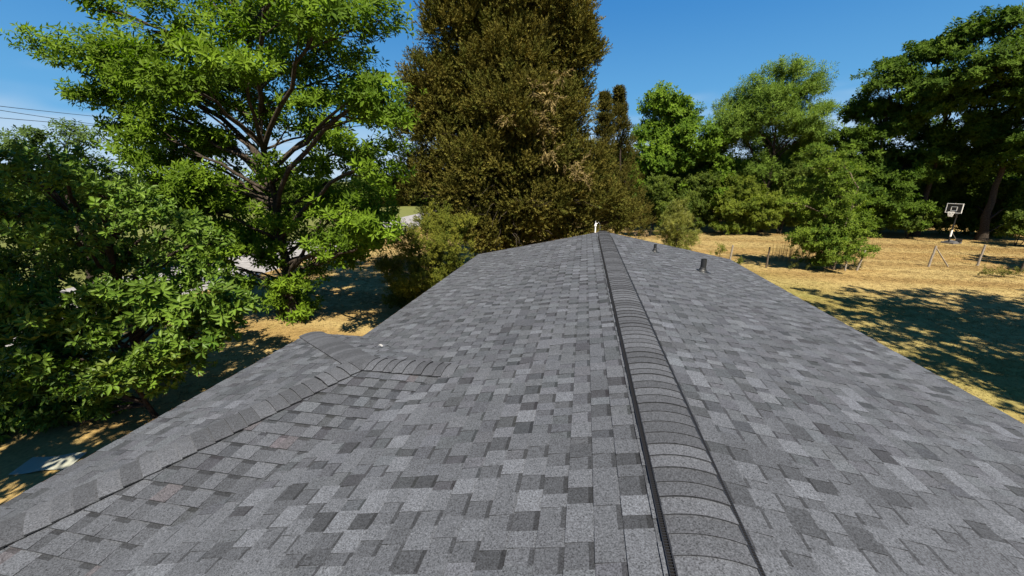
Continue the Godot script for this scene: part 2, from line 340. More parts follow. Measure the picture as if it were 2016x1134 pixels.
# ---------------------------------------------------------------- materials
func make_materials() -> void:
	var g := grain(1024, 0.38, 3)
	var sh := StandardMaterial3D.new()
	sh.vertex_color_use_as_albedo = true
	sh.roughness = 0.9
	sh.metallic_specular = 0.35
	triplanar(sh, g, 4.3)
	M.shingle = sh
	M.asphalt_black = plain(0.012, 0.012, 0.013, 0.6)
	M.vent_black = plain(0.014, 0.014, 0.015, 0.45)
	M.rubber = plain(0.012, 0.013, 0.014, 0.5)
	M.metal_grey = plain(0.35, 0.36, 0.37, 0.4, 0.5, 0.8)
	M.fascia = triplanar(plain(0.5, 0.44, 0.36, 0.7), noise_tex(256, 0.02, 4, Color(0.8, 0.8, 0.8), Color.WHITE, 5), 1.0)
	M.drip = plain(0.05, 0.035, 0.028, 0.5)
	M.soffit = plain(0.5, 0.48, 0.44, 0.8)
	M.wall = triplanar(plain(0.36, 0.2, 0.14, 0.9), noise_tex(256, 0.03, 4, Color(0.7, 0.7, 0.7), Color.WHITE, 6), 0.8)
	M.glass = plain(0.02, 0.025, 0.03, 0.08)
	M.white = plain(0.75, 0.75, 0.73, 0.5)
	M.bark = triplanar(plain(0.11, 0.092, 0.075, 0.95, 0.2), noise_tex(512, 0.018, 5, Color(0.35, 0.33, 0.31), Color.WHITE, 8, 12.0), 0.9)
	M.bark_dark = triplanar(plain(0.075, 0.06, 0.05, 0.95, 0.2), noise_tex(512, 0.018, 5, Color(0.4, 0.38, 0.36), Color.WHITE, 9, 12.0), 0.8)
	M.deadwood = triplanar(plain(0.34, 0.28, 0.21, 0.95, 0.2), noise_tex(256, 0.03, 4, Color(0.5, 0.48, 0.46), Color.WHITE, 10), 0.5)
	M.wood_post = triplanar(plain(0.20, 0.165, 0.13, 0.95, 0.2), noise_tex(256, 0.03, 4, Color(0.45, 0.43, 0.4), Color.WHITE, 12), 0.5)
	M.pale_post = triplanar(plain(0.40, 0.36, 0.31, 0.9, 0.2), noise_tex(256, 0.03, 4, Color(0.6, 0.58, 0.55), Color.WHITE, 13), 0.5)
	M.wire = plain(0.03, 0.03, 0.035, 0.5)
	M.leaf = leaf_mat(0.55, 0.22, Color(0.82, 0.9, 0.35))
	M.leaf_gloss = leaf_mat(0.48, 0.30, Color(0.6, 0.7, 0.3))
	M.leaf_dull = leaf_mat(0.65, 0.18, Color(0.72, 0.8, 0.35))
	M.cedar = leaf_mat(0.8, 0.12, Color(0.55, 0.5, 0.25))
	M.needle = leaf_mat(0.5, 0.4, Color(0.6, 0.62, 0.35))
	M.grass = leaf_mat(0.7, 0.3, Color(0.4, 0.32, 0.1))
	M.ground = StandardMaterial3D.new()
	M.ground.vertex_color_use_as_albedo = true
	M.ground.roughness = 0.95
	M.ground.metallic_specular = 0.2
	triplanar(M.ground, grain(1024, 0.26, 21, 2), 14.0)
	M.road = triplanar(plain(0.30, 0.29, 0.285, 0.9, 0.3), noise_tex(512, 0.02, 5, Color(0.72, 0.72, 0.72), Color.WHITE, 15), 5.0)


func leaf_mat(rough: float, spec: float, through: Color) -> StandardMaterial3D:
	var m := StandardMaterial3D.new()
	m.vertex_color_use_as_albedo = true
	m.roughness = rough
	m.metallic_specular = spec
	m.backlight_enabled = true
	m.backlight = through
	m.cull_mode = BaseMaterial3D.CULL_DISABLED
	return m


# ---------------------------------------------------------------- ground and road
func spread(i: int, n: int, lo: float, hi: float, reach: float) -> float:
	# even steps from lo to hi over the middle four fifths, then quickly out to +-reach
	var t := float(i) / n
	if t < 0.06:
		return lerpf(-reach, lo, pow(t / 0.06, 0.3))
	if t > 0.94:
		return lerpf(hi, reach, pow((t - 0.94) / 0.06, 3.0))
	return lerpf(lo, hi, (t - 0.06) / 0.88)


func ground_color(x: float, z: float, f: FastNoiseLite) -> Color:
	var a := f.get_noise_2d(x * 0.5, z * 1.3) * 0.5 + 0.5
	var b := f.get_noise_2d(x * 0.17 + 200.0, z * 0.2) * 0.5 + 0.5
	var d := f.get_noise_2d(x * 2.1 - 90.0, z * 2.6 + 40.0) * 0.5 + 0.5
	var row := f.get_noise_2d(x * 0.12 + z * 0.05, z * 3.2 - x * 0.3) * 0.5 + 0.5
	var straw := Vector3(0.258, 0.196, 0.082)
	var rust := Vector3(0.245, 0.165, 0.062)
	var green := Vector3(0.142, 0.139, 0.037)
	var c := straw.lerp(rust, smoothstep(0.40, 0.72, b + (a - 0.5) * 0.5))
	c = c.lerp(straw * 1.12, smoothstep(0.48, 0.7, row) * 0.8)
	c = c.lerp(rust * 0.8, smoothstep(0.52, 0.3, row) * 0.75)
	# the lawn stays greener by the house
	var near_house := smoothstep(8.0, 3.0, absf(x - 6.5) * 0.75 + absf(minf(0.0, z + 16.0)) * 0.7)
	c = c.lerp(green, clampf(near_house * (0.05 + 0.75 * a) + smoothstep(0.62, 0.85, d) * 0.22, 0.0, 0.85))
	if x < -23.6:
		c = c.lerp(Vector3(0.085, 0.11, 0.03), 0.85)
	c *= 0.9 + 0.2 * d
	return Color(c.x, c.y, c.z)


func make_ground() -> void:
	var f := FastNoiseLite.new()
	f.seed = 4
	f.frequency = 0.16
	f.fractal_octaves = 4
	var nx := 260
	var nz := 420
	var verts := PackedVector3Array()
	var norms := PackedVector3Array()
	var cols := PackedColorArray()
	var idx := PackedInt32Array()
	for j in nz + 1:
		var z := spread(j, nz, -70.0, 20.0, 900.0)
		for i in nx + 1:
			var x := spread(i, nx, -50.0, 55.0, 900.0)
			verts.append(Vector3(x, 0, z))
			norms.append(Vector3.UP)
			var c := ground_color(x, z, f)
			cols.append(Color(c.r / GRAIN, c.g / GRAIN, c.b / GRAIN))
	for j in nz:
		for i in nx:
			var a := j * (nx + 1) + i
			idx.append_array([a, a + 1, a + nx + 2, a, a + nx + 2, a + nx + 1])
	var arr := []
	arr.resize(Mesh.ARRAY_MAX)
	arr[Mesh.ARRAY_VERTEX] = verts
	arr[Mesh.ARRAY_NORMAL] = norms
	arr[Mesh.ARRAY_COLOR] = cols
	arr[Mesh.ARRAY_INDEX] = idx
	var m := ArrayMesh.new()
	m.add_surface_from_arrays(Mesh.PRIMITIVE_TRIANGLES, arr)
	structure(put("ground", m, M.ground, self))

	var s := Soup.new()
	var east := []
	var west := []
	for i in 41:
		var z := lerpf(60.0, -260.0, i / 40.0)
		var bend := 0.0006 * pow(maxf(0.0, -z - 30.0), 2.0)
		east.append(Vector3(-16.9 + 0.06 * sin(z * 0.9) - bend, 0.012, z))
		west.append(Vector3(-23.6 + 0.06 * sin(z * 0.7) - bend, 0.012, z))
	for i in 40:
		s.quad(east[i], east[i + 1], west[i + 1], west[i], Vector3.UP)
	structure(put("road", s.mesh(), M.road, self))
	make_grass(f)


func blade_tuft(count: int, tall: float, wide: float, lean: float) -> ArrayMesh:
	var s := Soup.new()
	for k in count:
		var a := rng.randf() * TAU
		var o := Vector3(cos(a), 0, sin(a)) * rng.randf() * 0.05
		var d := (Vector3(cos(a), 0, sin(a)) * lean * rng.randf_range(0.3, 1.0) + Vector3.UP).normalized()
		var side := d.cross(Vector3(cos(a + 1.1), 0.1, sin(a + 1.1))).normalized() * wide
		var h := tall * rng.randf_range(0.5, 1.0)
		var v := rng.randf_range(0.8, 1.1)
		s.tri(o - side, o + side, o + d * h, side.cross(d), Color(v, v, v))
	return s.mesh()


func copies(called: String, mesh: Mesh, mat: Material, list: Array, tints: PackedColorArray, parent: Node3D) -> MultiMeshInstance3D:
	var mm := MultiMesh.new()
	mm.transform_format = MultiMesh.TRANSFORM_3D
	mm.use_colors = true
	mm.mesh = mesh
	mm.instance_count = list.size()
	for i in list.size():
		mm.set_instance_transform(i, list[i])
		mm.set_instance_color(i, tints[i])
	var o := MultiMeshInstance3D.new()
	o.name = numbered(called) if parent == self else called
	o.multimesh = mm
	o.material_override = mat
	parent.add_child(o, true)
	o.set_meta("kind", "stuff")
	return o


func in_house(x: float, z: float) -> bool:
	return z > FAR_Z - 0.1 and x < EAVE_R + 0.0 and x > WING_EAVE_X


func make_grass(f: FastNoiseLite) -> void:
	rng.seed = 77
	var tuft := blade_tuft(12, 0.026, 0.004, 2.6)
	var list := []
	var tints := PackedColorArray()
	var n := 0
	while n < 170000:
		var ang := rng.randf_range(-1.05, 0.82)
		var dist := 6.0 + 42.0 * pow(rng.randf(), 0.62)
		var p := Vector3(sin(ang) * dist, 0, -cos(ang) * dist)
		n += 1
		if in_house(p.x, p.z) or (p.x < -16.8 and p.x > -24.0):
			continue
		var k := rng.randf_range(0.8, 1.5) * (1.0 + dist * 0.012)
		list.append(Transform3D(Basis(Vector3.UP, rng.randf() * TAU).scaled(Vector3(k, k * rng.randf_range(0.6, 1.2), k)), p))
		var c := ground_color(p.x, p.z, f)
		var v := rng.randf_range(0.92, 1.15)
		tints.append(Color(c.r * v, c.g * v * rng.randf_range(0.92, 1.1), c.b * v * 1.1))
	var g := copies("grass", tuft, M.grass, list, tints, self)
	g.set_meta("label", "dry straw coloured mown grass across the field and yard")
	g.set_meta("category", "grass")


# ---------------------------------------------------------------- the house
const TONES := [
	[0.0828, 0.0906, 0.1058], [0.0684, 0.0749, 0.0874], [0.0585, 0.0640, 0.0747], [0.0491, 0.0537, 0.0627], [0.0378, 0.0414, 0.0483], [0.0306, 0.0335, 0.0391], [0.0650, 0.0630, 0.0710]]


func tone(k: int) -> Color:
	var t: Array = TONES[k]
	return Color(t[0] / GRAIN, t[1] / GRAIN, t[2] / GRAIN)


func clip(poly: PackedVector2Array, a: Vector2, b: Vector2) -> PackedVector2Array:
	# keep what lies to the left of a -> b
	var out := PackedVector2Array()
	var d := b - a
	for i in poly.size():
		var p := poly[i]
		var q := poly[(i + 1) % poly.size()]
		var sp := d.cross(p - a)
		var sq := d.cross(q - a)
		if sp >= 0:
			out.append(p)
		if (sp >= 0) != (sq >= 0):
			out.append(p + (q - p) * (sp / (sp - sq)))
	return out


func seen_area(p: Vector3, along: Vector3, up: Vector3) -> float:
	var q := []
	for o in [Vector3.ZERO, along, along + up, up]:
		var l: Vector3 = eye_basis.inverse() * (p + o - EYE)
		if l.z > -0.3:
			return 0.0
		q.append(Vector2(l.x, -l.y) / -l.z * FOCAL * 2016.0 + Vector2(1008, 567))
	var mid: Vector2 = (q[0] + q[2]) * 0.5
	if mid.x < 0 or mid.x > 2016 or mid.y < 0 or mid.y > 1134:
		return 0.0
	return absf((q[2] - q[0]).cross(q[3] - q[1])) * 0.5


func unit_tab(gap: bool, lift: float) -> ArrayMesh:
	# one tab, 1 wide along x, EXPOSE deep along z, y off the roof; the butt is at z = 0
	var s := Soup.new()
	var e := EXPOSE + 0.004
	var col := Color.WHITE
	var cut := Color(0.42, 0.42, 0.42)
	var band := e - 0.032 if gap else e
	var h := func(v: float) -> float: return lift * (1.0 - v / EXPOSE)
	s.quad(Vector3(0, h.call(0.0), 0), Vector3(1, h.call(0.0), 0), Vector3(1, h.call(band), band), Vector3(0, h.call(band), band), Vector3.UP, col)
	if gap:
		s.quad(Vector3(0, h.call(band), band), Vector3(1, h.call(band), band), Vector3(1, h.call(e), e), Vector3(0, h.call(e), e), Vector3.UP, Color(0.5, 0.5, 0.5))
	s.quad(Vector3(0, -0.002, 0), Vector3(1, -0.002, 0), Vector3(1, h.call(0.0), 0), Vector3(0, h.call(0.0), 0), Vector3(0, 0, -1), cut)
	s.quad(Vector3(0, -0.002, 0), Vector3(0, h.call(0.0), 0), Vector3(0, h.call(e), e), Vector3(0, -0.002, e), Vector3(-1, 0, 0), cut)
	s.quad(Vector3(1, -0.002, 0), Vector3(1, h.call(0.0), 0), Vector3(1, h.call(e), e), Vector3(1, -0.002, e), Vector3(1, 0, 0), cut)
	return s.mesh()


func roof_face(house: Node3D, called: String, o: Vector3, along: Vector3, up: Vector3, outline: PackedVector2Array, picked: Array, seed_: int, red: float, deep := false, rack := 0.0) -> void:
	# o: a corner on the eave, along: along the eave, up: up the slope; outline: counter-clockwise in (along, up)
	rng.seed = seed_
	var nor := up.cross(along)
	if nor.y < 0:
		nor = -nor
	# deck under the shingles
	var deck := Soup.new()
	var cnt := outline.size()
	for k in range(1, cnt - 1):
		for lay in [-0.004, -0.03]:
			var pts := []
			for i in [0, k, k + 1]:
				pts.append(o + along * outline[i].x + up * outline[i].y + nor * lay)
			deck.tri(pts[0], pts[1], pts[2], nor if lay > -0.01 else -nor)
	for k in cnt:
		var a := o + along * outline[k].x + up * outline[k].y
		var b := o + along * outline[(k + 1) % cnt].x + up * outline[(k + 1) % cnt].y
		deck.quad(a - nor * 0.004, b - nor * 0.004, b - nor * 0.03, a - nor * 0.03, (b - a).cross(nor))
	var face := put(called, deck.mesh(), M.asphalt_black, house)
	var lo := outline[0]
	var hi := outline[0]
	for p in outline:
		lo = lo.min(p)
		hi = hi.max(p)
	var rest := Soup.new()
	var course := 0
	var v0 := lo.y
	var walk := 0.0
	while v0 < hi.y - 0.01:
		walk += rng.randf_range(0.12, 0.34)
		var u := lo.x - fmod(walk, 0.5)
		var gap := course % 2 == 0
		var last := -1
		while u < hi.x:
			var w := rng.randf_range(0.085, 0.175) if not gap else rng.randf_range(0.07, 0.155)
			if not gap and rng.randf() < 0.12:
				w += 0.09
			var roll := rng.randf()
			var k := 2
			if gap:
				k = 2 if roll < 0.40 else (3 if roll < 0.74 else (1 if roll < 0.82 else (4 if roll < 0.93 else 5)))
			else:
				k = 1 if roll < 0.34 else (2 if roll < 0.68 else (0 if roll < 0.82 else (3 if roll < 0.94 else (4 if roll < 0.985 else 5))))
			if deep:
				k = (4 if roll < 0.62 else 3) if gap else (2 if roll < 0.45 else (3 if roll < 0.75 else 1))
			if k > 3 and last > 3:
				k = 2
			if rng.randf() < red:
				k = 6
			last = k
			var lift := (0.0045 if gap else 0.0098) * rng.randf_range(0.85, 1.25)
			var u1 := u + w
			var full := u >= lo.x and u1 <= hi.x and v0 + EXPOSE <= hi.y
			var poly := PackedVector2Array([Vector2(u, v0), Vector2(u1, v0), Vector2(u1 + rack * (EXPOSE + 0.004), v0 + EXPOSE + 0.004), Vector2(u + rack * (EXPOSE + 0.004), v0 + EXPOSE + 0.004)])
			for i in cnt:
				var before := poly.duplicate()
				poly = clip(poly, outline[i], outline[(i + 1) % cnt])
				if poly.size() < 3:
					break
				if full and before != poly:
					full = before.size() == poly.size() and _same(before, poly)
			if poly.size() >= 3:
				var corner := o + along * u + up * v0
				var area := seen_area(corner + nor * lift, along * w, up * EXPOSE) if full else 0.0
				var rec := {"area": area, "face": face, "corner": corner, "along": along, "up": up, "nor": nor, "w": w, "gap": gap, "k": k, "lift": lift, "poly": poly, "o": o, "v0": v0, "rest": rest, "rack": rack}
				picked.append(rec)
			u = u1
			gap = not gap
		v0 += EXPOSE
		course += 1
	face.set_meta("rest", rest)


func _same(a: PackedVector2Array, b: PackedVector2Array) -> bool:
	for p in a:
		var hit := false
		for q in b:
			if p.distance_to(q) < 1e-4:
				hit = true
				break
		if not hit:
			return false
	return true


func lay_shingles(picked: Array) -> void:
	picked.sort_custom(func(a, b): return a.area > b.area)
	var mats := []
	for k in TONES.size():
		var m: StandardMaterial3D = M.shingle.duplicate()
		m.albedo_color = Color(tone(k)).linear_to_srgb()
		mats.append(m)
	var tabs := {true: unit_tab(true, 0.0050), false: unit_tab(false, 0.0105)}
	for i in picked.size():
		var r: Dictionary = picked[i]
		if i < 300 and r.area > 0.0:
			var o := put("shingle", tabs[r.gap], mats[r.k], r.face)
			# the tab's own axes: x along the course, y off the roof, z up the slope
			o.transform = Transform3D(Basis(r.along * r.w, r.nor, r.up + r.along * r.rack), r.corner)
			continue
		var s: Soup = r.rest
		var t := tone(r.k)
		t = t * rng.randf_range(0.94, 1.06)
		var poly: PackedVector2Array = r.poly
		var pts := []
		for p in poly:
			pts.append(r.o + r.along * p.x + r.up * p.y + r.nor * (r.lift * (1.0 - (p.y - r.v0) / EXPOSE)))
		if r.gap:
			var cut: float = r.v0 + EXPOSE - 0.028
			for part in 2:
				var sub := clip(poly, Vector2(1000, cut), Vector2(-1000, cut)) if part == 1 else clip(poly, Vector2(-1000, cut), Vector2(1000, cut))
				# clip keeps the left side: part 0 above the line (the dark band), part 1 below it
				var col: Color = t if part == 1 else t * 0.5
				for k in range(1, sub.size() - 1):
					var q := []
					for m in [0, k, k + 1]:
						var p: Vector2 = sub[m]
						q.append(r.o + r.along * p.x + r.up * p.y + r.nor * (r.lift * (1.0 - (p.y - r.v0) / EXPOSE)))
					s.tri(q[0], q[1], q[2], r.nor, col)
		else:
			for k in range(1, pts.size() - 1):
				s.tri(pts[0], pts[k], pts[k + 1], r.nor, t)
		var dark := t * 0.42
		for k in pts.size():
			var a: Vector3 = pts[k]
			var b: Vector3 = pts[(k + 1) % pts.size()]
			if poly[k].y > r.v0 + EXPOSE * 0.9 and poly[(k + 1) % pts.size()].y > r.v0 + EXPOSE * 0.9:
				continue
			var la: float = r.lift * (1.0 - (poly[k].y - r.v0) / EXPOSE) + 0.002
			var lb: float = r.lift * (1.0 - (poly[(k + 1) % pts.size()].y - r.v0) / EXPOSE) + 0.002
			s.quad(a, b, b - r.nor * lb, a - r.nor * la, (b - a).cross(r.nor), dark)


func cap_line(part: Node3D, from: Vector3, to: Vector3, side_a: Vector3, side_b: Vector3, half: float, lift: float, seed_: int, thick := 0.004, bulge := 0.10, step := 0.115) -> void:
	# folded cap shingles from the low end to the high one; side_a, side_b: unit vectors down the two slopes
	rng.seed = seed_
	var axis := (to - from).normalized()
	var run := from.distance_to(to)
	var n := int(run / step)
	var up := -(side_a + side_b)
	up = Vector3.UP if up.length() < 0.02 else up.normalized()
	if up.y < 0:
		up = -up
	var variants := []
	for q in 4:
		var s := Soup.new()
		var seg := 10
		var rows := [[], []]
		var nors := []
		for k in seg + 1:
			var t := float(k) / seg
			# a bent strip: straight flanks with a rounded fold
			var p: Vector3 = side_a * half * pow(1 - t, 2) + side_b * half * t * t + up * (2 * t * (1 - t)) * half * bulge
			p += (side_a * (1 - t) + side_b * t) * 0.0
			var tang := (side_b * half * 2 * t - side_a * half * 2 * (1 - t)).normalized()
			var nn := axis.cross(tang)
			if nn.dot(up) < 0:
				nn = -nn
			nors.append(nn)
			rows[0].append(p + nn * (lift + thick + 0.0016 * q))
			rows[1].append(p + nn * (lift + 0.001) + axis * (step + 0.012))
		var body := Color.WHITE
		for k in seg:
			s.smooth(rows[0][k], rows[0][k + 1], rows[1][k + 1], nors[k], nors[k + 1], nors[k + 1], body)
			s.smooth(rows[0][k], rows[1][k + 1], rows[1][k], nors[k], nors[k + 1], nors[k], body)
			s.quad(rows[0][k], rows[0][k + 1], rows[0][k + 1] - nors[k + 1] * (thick + 0.004), rows[0][k] - nors[k] * (thick + 0.004), -axis, Color(0.36, 0.36, 0.36))
		for e in [0, seg]:
			var out: Vector3 = side_a if e == 0 else side_b
			s.quad(rows[0][e], rows[1][e], rows[1][e] - nors[e] * 0.006, rows[0][e] - nors[e] * 0.012, out, Color(0.36, 0.36, 0.36))
		variants.append(s.mesh())
	for i in n + 1:
		var m: StandardMaterial3D = M.caps[rng.randi_range(0, M.caps.size() - 1)]
		put("cap_shingle", variants[rng.randi_range(0, 3)], m, part, from + axis * (i * run / (n + 1) + (rng.randf_range(-0.012, 0.012) if i > 0 else 0.0)))


func make_house() -> void:
	var house := thing("house", "single storey house with new grey architectural shingle roof and black ridge vent", "house")
	var zlen := NEAR_Z - FAR_Z
	var drop := sqrt(1.0 + SLOPE * SLOPE)
	var picked := []
	# the two main slopes
	var wl := (RIDGE_X - EAVE_L) * drop
	var wr := (EAVE_R - RIDGE_X) * drop
	var yl := RIDGE_Y - (RIDGE_X - EAVE_L) * SLOPE
	var yr := RIDGE_Y - (EAVE_R - RIDGE_X) * SLOPE
	roof_face(house, "roof_slope", Vector3(EAVE_L, yl, NEAR_Z), Vector3(0, 0, -1), Vector3(1, SLOPE, 0).normalized(), PackedVector2Array([Vector2(0, 0), Vector2(zlen, 0), Vector2(zlen, wl), Vector2(0, wl)]), picked, 101, 0.0, false, 0.10)
	roof_face(house, "roof_slope", Vector3(EAVE_R, yr, FAR_Z), Vector3(0, 0, 1), Vector3(-1, SLOPE, 0).normalized(), PackedVector2Array([Vector2(0, 0), Vector2(zlen, 0), Vector2(zlen, wr), Vector2(0, wr)]), picked, 102, 0.0)
	# the wing: a face towards the near end, one outwards and one towards the far end
	var near_run := WING_NEAR_Z - WING_END.z
	var rise := WING_END.y - WING_EAVE_Y
	var nup := Vector3(0, rise, -near_run).normalized()
	var nlen := sqrt(near_run * near_run + rise * rise)
	var hipx := WING_END.x - WING_EAVE_X
	var meet := WING_MEET.x - WING_EAVE_X + 0.25
	var foot := EAVE_L - WING_EAVE_X + 0.2
	roof_face(house, "wing_slope", Vector3(WING_EAVE_X, WING_EAVE_Y, WING_NEAR_Z), Vector3(1, 0, 0), nup, PackedVector2Array([Vector2(0, 0), Vector2(foot, 0), Vector2(meet, nlen), Vector2(hipx, nlen)]), picked, 103, 0.05, true)
	var far_run := WING_END.z - WING_FAR_Z
	var fup := Vector3(0, rise, far_run).normalized()
	var flen := sqrt(far_run * far_run + rise * rise)
	roof_face(house, "wing_slope", Vector3(WING_EAVE_X + foot, WING_EAVE_Y, WING_FAR_Z), Vector3(-1, 0, 0), fup, PackedVector2Array([Vector2(0, 0), Vector2(foot, 0), Vector2(foot - hipx, flen), Vector2(foot - meet, flen)]), picked, 104, 0.0)
	var oup := Vector3(hipx, rise, 0).normalized()
	var olen := sqrt(hipx * hipx + rise * rise)
	var depth := WING_NEAR_Z - WING_FAR_Z
	roof_face(house, "wing_slope", Vector3(WING_EAVE_X, WING_EAVE_Y, WING_FAR_Z), Vector3(0, 0, 1), oup, PackedVector2Array([Vector2(0, 0), Vector2(depth, 0), Vector2(far_run, olen)]), picked, 105, 0.0)
	lay_shingles(picked)
	for c in house.get_children():
		if c.has_meta("rest"):
			var s: Soup = c.get_meta("rest")
			c.remove_meta("rest")
			if s.v.size():
				var o := put("shingle_field", s.mesh(), M.shingle, c)
				o.set_meta("kind", "stuff")

	# ridge vent with its cap shingles
	var vent := Node3D.new()
	vent.name = "ridge_vent"
	house.add_child(vent)
	vent.position = Vector3(RIDGE_X, RIDGE_Y, 0)
	var dl := Vector3(-1, -SLOPE, 0).normalized()
	var dr := Vector3(1, -SLOPE, 0).normalized()
	var z0 := FAR_Z + 0.95
	for d in [dl, dr]:
		var nn := Vector3(-d.y * signf(d.x), absf(d.x), 0)
		var s := Soup.new()
		var len_: float = NEAR_Z - z0
		var mid := (NEAR_Z + z0) * 0.5
		var b := Basis(d, nn, d.cross(nn))
		s.box(d * 0.172 + nn * 0.0105 + Vector3(0, 0, mid), Vector3(0.034, 0.006, len_), b)
		s.box(d * 0.159 + nn * 0.019 + Vector3(0, 0, mid), Vector3(0.007, 0.022, len_), b)
		s.box(d * 0.184 + nn * 0.014 + Vector3(0, 0, mid), Vector3(0.005, 0.014, len_), b)
		var side := put("vent_baffle", s.mesh(), M.vent_black, vent)
		var fins := Soup.new()
		var z := NEAR_Z - 0.01
		while z > z0:
			fins.box(d * 0.170 + nn * 0.0195 + Vector3(0, 0, z), Vector3(0.022, 0.013, 0.0035), b)
			z -= 0.0135 if z > -6.0 else 0.03
		var fo := put("vent_louvres", fins.mesh(), M.vent_black, side)
		fo.set_meta("kind", "stuff")
	M.caps = []
	for k in 5:
		var m: StandardMaterial3D = M.shingle.duplicate()
		var t := 0.048 + 0.0062 * k
		m.vertex_color_use_as_albedo = true
		m.albedo_color = Color(t * 0.91 / GRAIN, t * 0.985 / GRAIN, t * 1.14 / GRAIN).linear_to_srgb()
		M.caps.append(m)
	# laid from the far end towards the camera's end: each butt faces the camera
	cap_line(vent, Vector3(0, 0, NEAR_Z), Vector3(0, 0, FAR_Z + 0.03), dl, dr, 0.158, 0.024, 31, 0.007, 0.10, 0.103)

	var hips := Node3D.new()
	hips.name = "hip_caps"
	house.add_child(hips)
	var near_corner := Vector3(WING_EAVE_X, WING_EAVE_Y, WING_NEAR_Z)
	var far_corner := Vector3(WING_EAVE_X, WING_EAVE_Y, WING_FAR_Z)
	for row in [[near_corner, WING_END, nup, oup, 41], [far_corner.lerp(WING_END, 0.03), WING_END, fup, oup, 42], [WING_MEET + Vector3(0.02, 0, 0), WING_END, nup, fup, 43]]:
		var ax: Vector3 = (row[1] - row[0]).normalized()
		var a: Vector3 = -(row[2] - ax * ax.dot(row[2])).normalized()
		var b: Vector3 = -(row[3] - ax * ax.dot(row[3])).normalized()
		cap_line(hips, row[0], row[1], a, b, 0.165, 0.012, row[4], 0.013, 0.16)

	# edges: drip edge, fascia, soffit
	var edge := Soup.new()
	edge.box(Vector3(EAVE_R + 0.006, yr - 0.02, (NEAR_Z + FAR_Z) * 0.5), Vector3(0.012, 0.045, zlen))
	edge.box(Vector3(EAVE_L - 0.006, yl - 0.02, (WING_FAR_Z + FAR_Z) * 0.5 - 0.02), Vector3(0.012, 0.045, WING_FAR_Z - FAR_Z - 0.03))
	edge.box(Vector3(EAVE_L - 0.006, yl - 0.02, (NEAR_Z + WING_NEAR_Z) * 0.5 + 0.02), Vector3(0.012, 0.045, NEAR_Z - WING_NEAR_Z - 0.03))
	edge.box(Vector3(WING_EAVE_X - 0.006, WING_EAVE_Y - 0.02, (WING_NEAR_Z + WING_FAR_Z) * 0.5), Vector3(0.012, 0.045, depth + 0.02))
	for z in [WING_NEAR_Z + 0.006, WING_FAR_Z - 0.006]:
		edge.box(Vector3((WING_EAVE_X + EAVE_L) * 0.5, WING_EAVE_Y - 0.021, z), Vector3(EAVE_L - WING_EAVE_X - 0.03, 0.045, 0.012))
	for z in [NEAR_Z + 0.006, FAR_Z - 0.006]:
		for d in [[dl, wl], [dr, wr]]:
			var nn := Vector3(-d[0].y * signf(d[0].x), absf(d[0].x), 0)
			edge.box(Vector3(RIDGE_X, RIDGE_Y - 0.016, z) + d[0] * d[1] * 0.5, Vector3(d[1], 0.045, 0.012), Basis(d[0], nn, d[0].cross(nn)))
	put("drip_edge", edge.mesh(), M.drip, house)
	var fas := Soup.new()
	for p in [[EAVE_R - 0.03, yr, FAR_Z, NEAR_Z], [EAVE_L + 0.03, yl, FAR_Z, WING_FAR_Z], [EAVE_L + 0.03, yl, WING_NEAR_Z, NEAR_Z], [WING_EAVE_X + 0.03, WING_EAVE_Y, WING_FAR_Z, WING_NEAR_Z]]:
		fas.box(Vector3(p[0], p[1] - 0.14, (p[2] + p[3]) * 0.5), Vector3(0.03, 0.16, p[3] - p[2] - 0.1))
	for d in [[dl, wl], [dr, wr]]:
		for z in [NEAR_Z - 0.03, FAR_Z + 0.03]:
			var nn := Vector3(-d[0].y * signf(d[0].x), absf(d[0].x), 0)
			fas.box(Vector3(RIDGE_X, RIDGE_Y - 0.13, z) + d[0] * d[1] * 0.5, Vector3(d[1] - 0.12, 0.16, 0.03), Basis(d[0], nn, d[0].cross(nn)))
	put("fascia", fas.mesh(), M.fascia, house)
	# walls under the eaves
	var wall := Soup.new()
	var wx0 := EAVE_L + 0.45
	var wx1 := EAVE_R - 0.45
	var top := 2.5
	for z in [NEAR_Z - 0.35, FAR_Z + 0.35]:
		wall.box(Vector3((wx0 + wx1) * 0.5, top * 0.5, z), Vector3(wx1 - wx0, top, 0.2))
		var out := Vector3(0, 0, signf(z + 4.0))
		wall.tri(Vector3(wx0, top, z + out.z * 0.1), Vector3(wx1, top, z + out.z * 0.1), Vector3(RIDGE_X, RIDGE_Y - 0.1, z + out.z * 0.1), out)
	for x in [wx0, wx1]:
		wall.box(Vector3(x, top * 0.5, (NEAR_Z + FAR_Z) * 0.5), Vector3(0.2, top, zlen - 0.9))
	wall.box(Vector3(WING_EAVE_X + 0.75, 1.22, (WING_NEAR_Z + WING_FAR_Z) * 0.5), Vector3(0.6, 2.44, depth - 0.9))
	put("wall", wall.mesh(), M.wall, house)

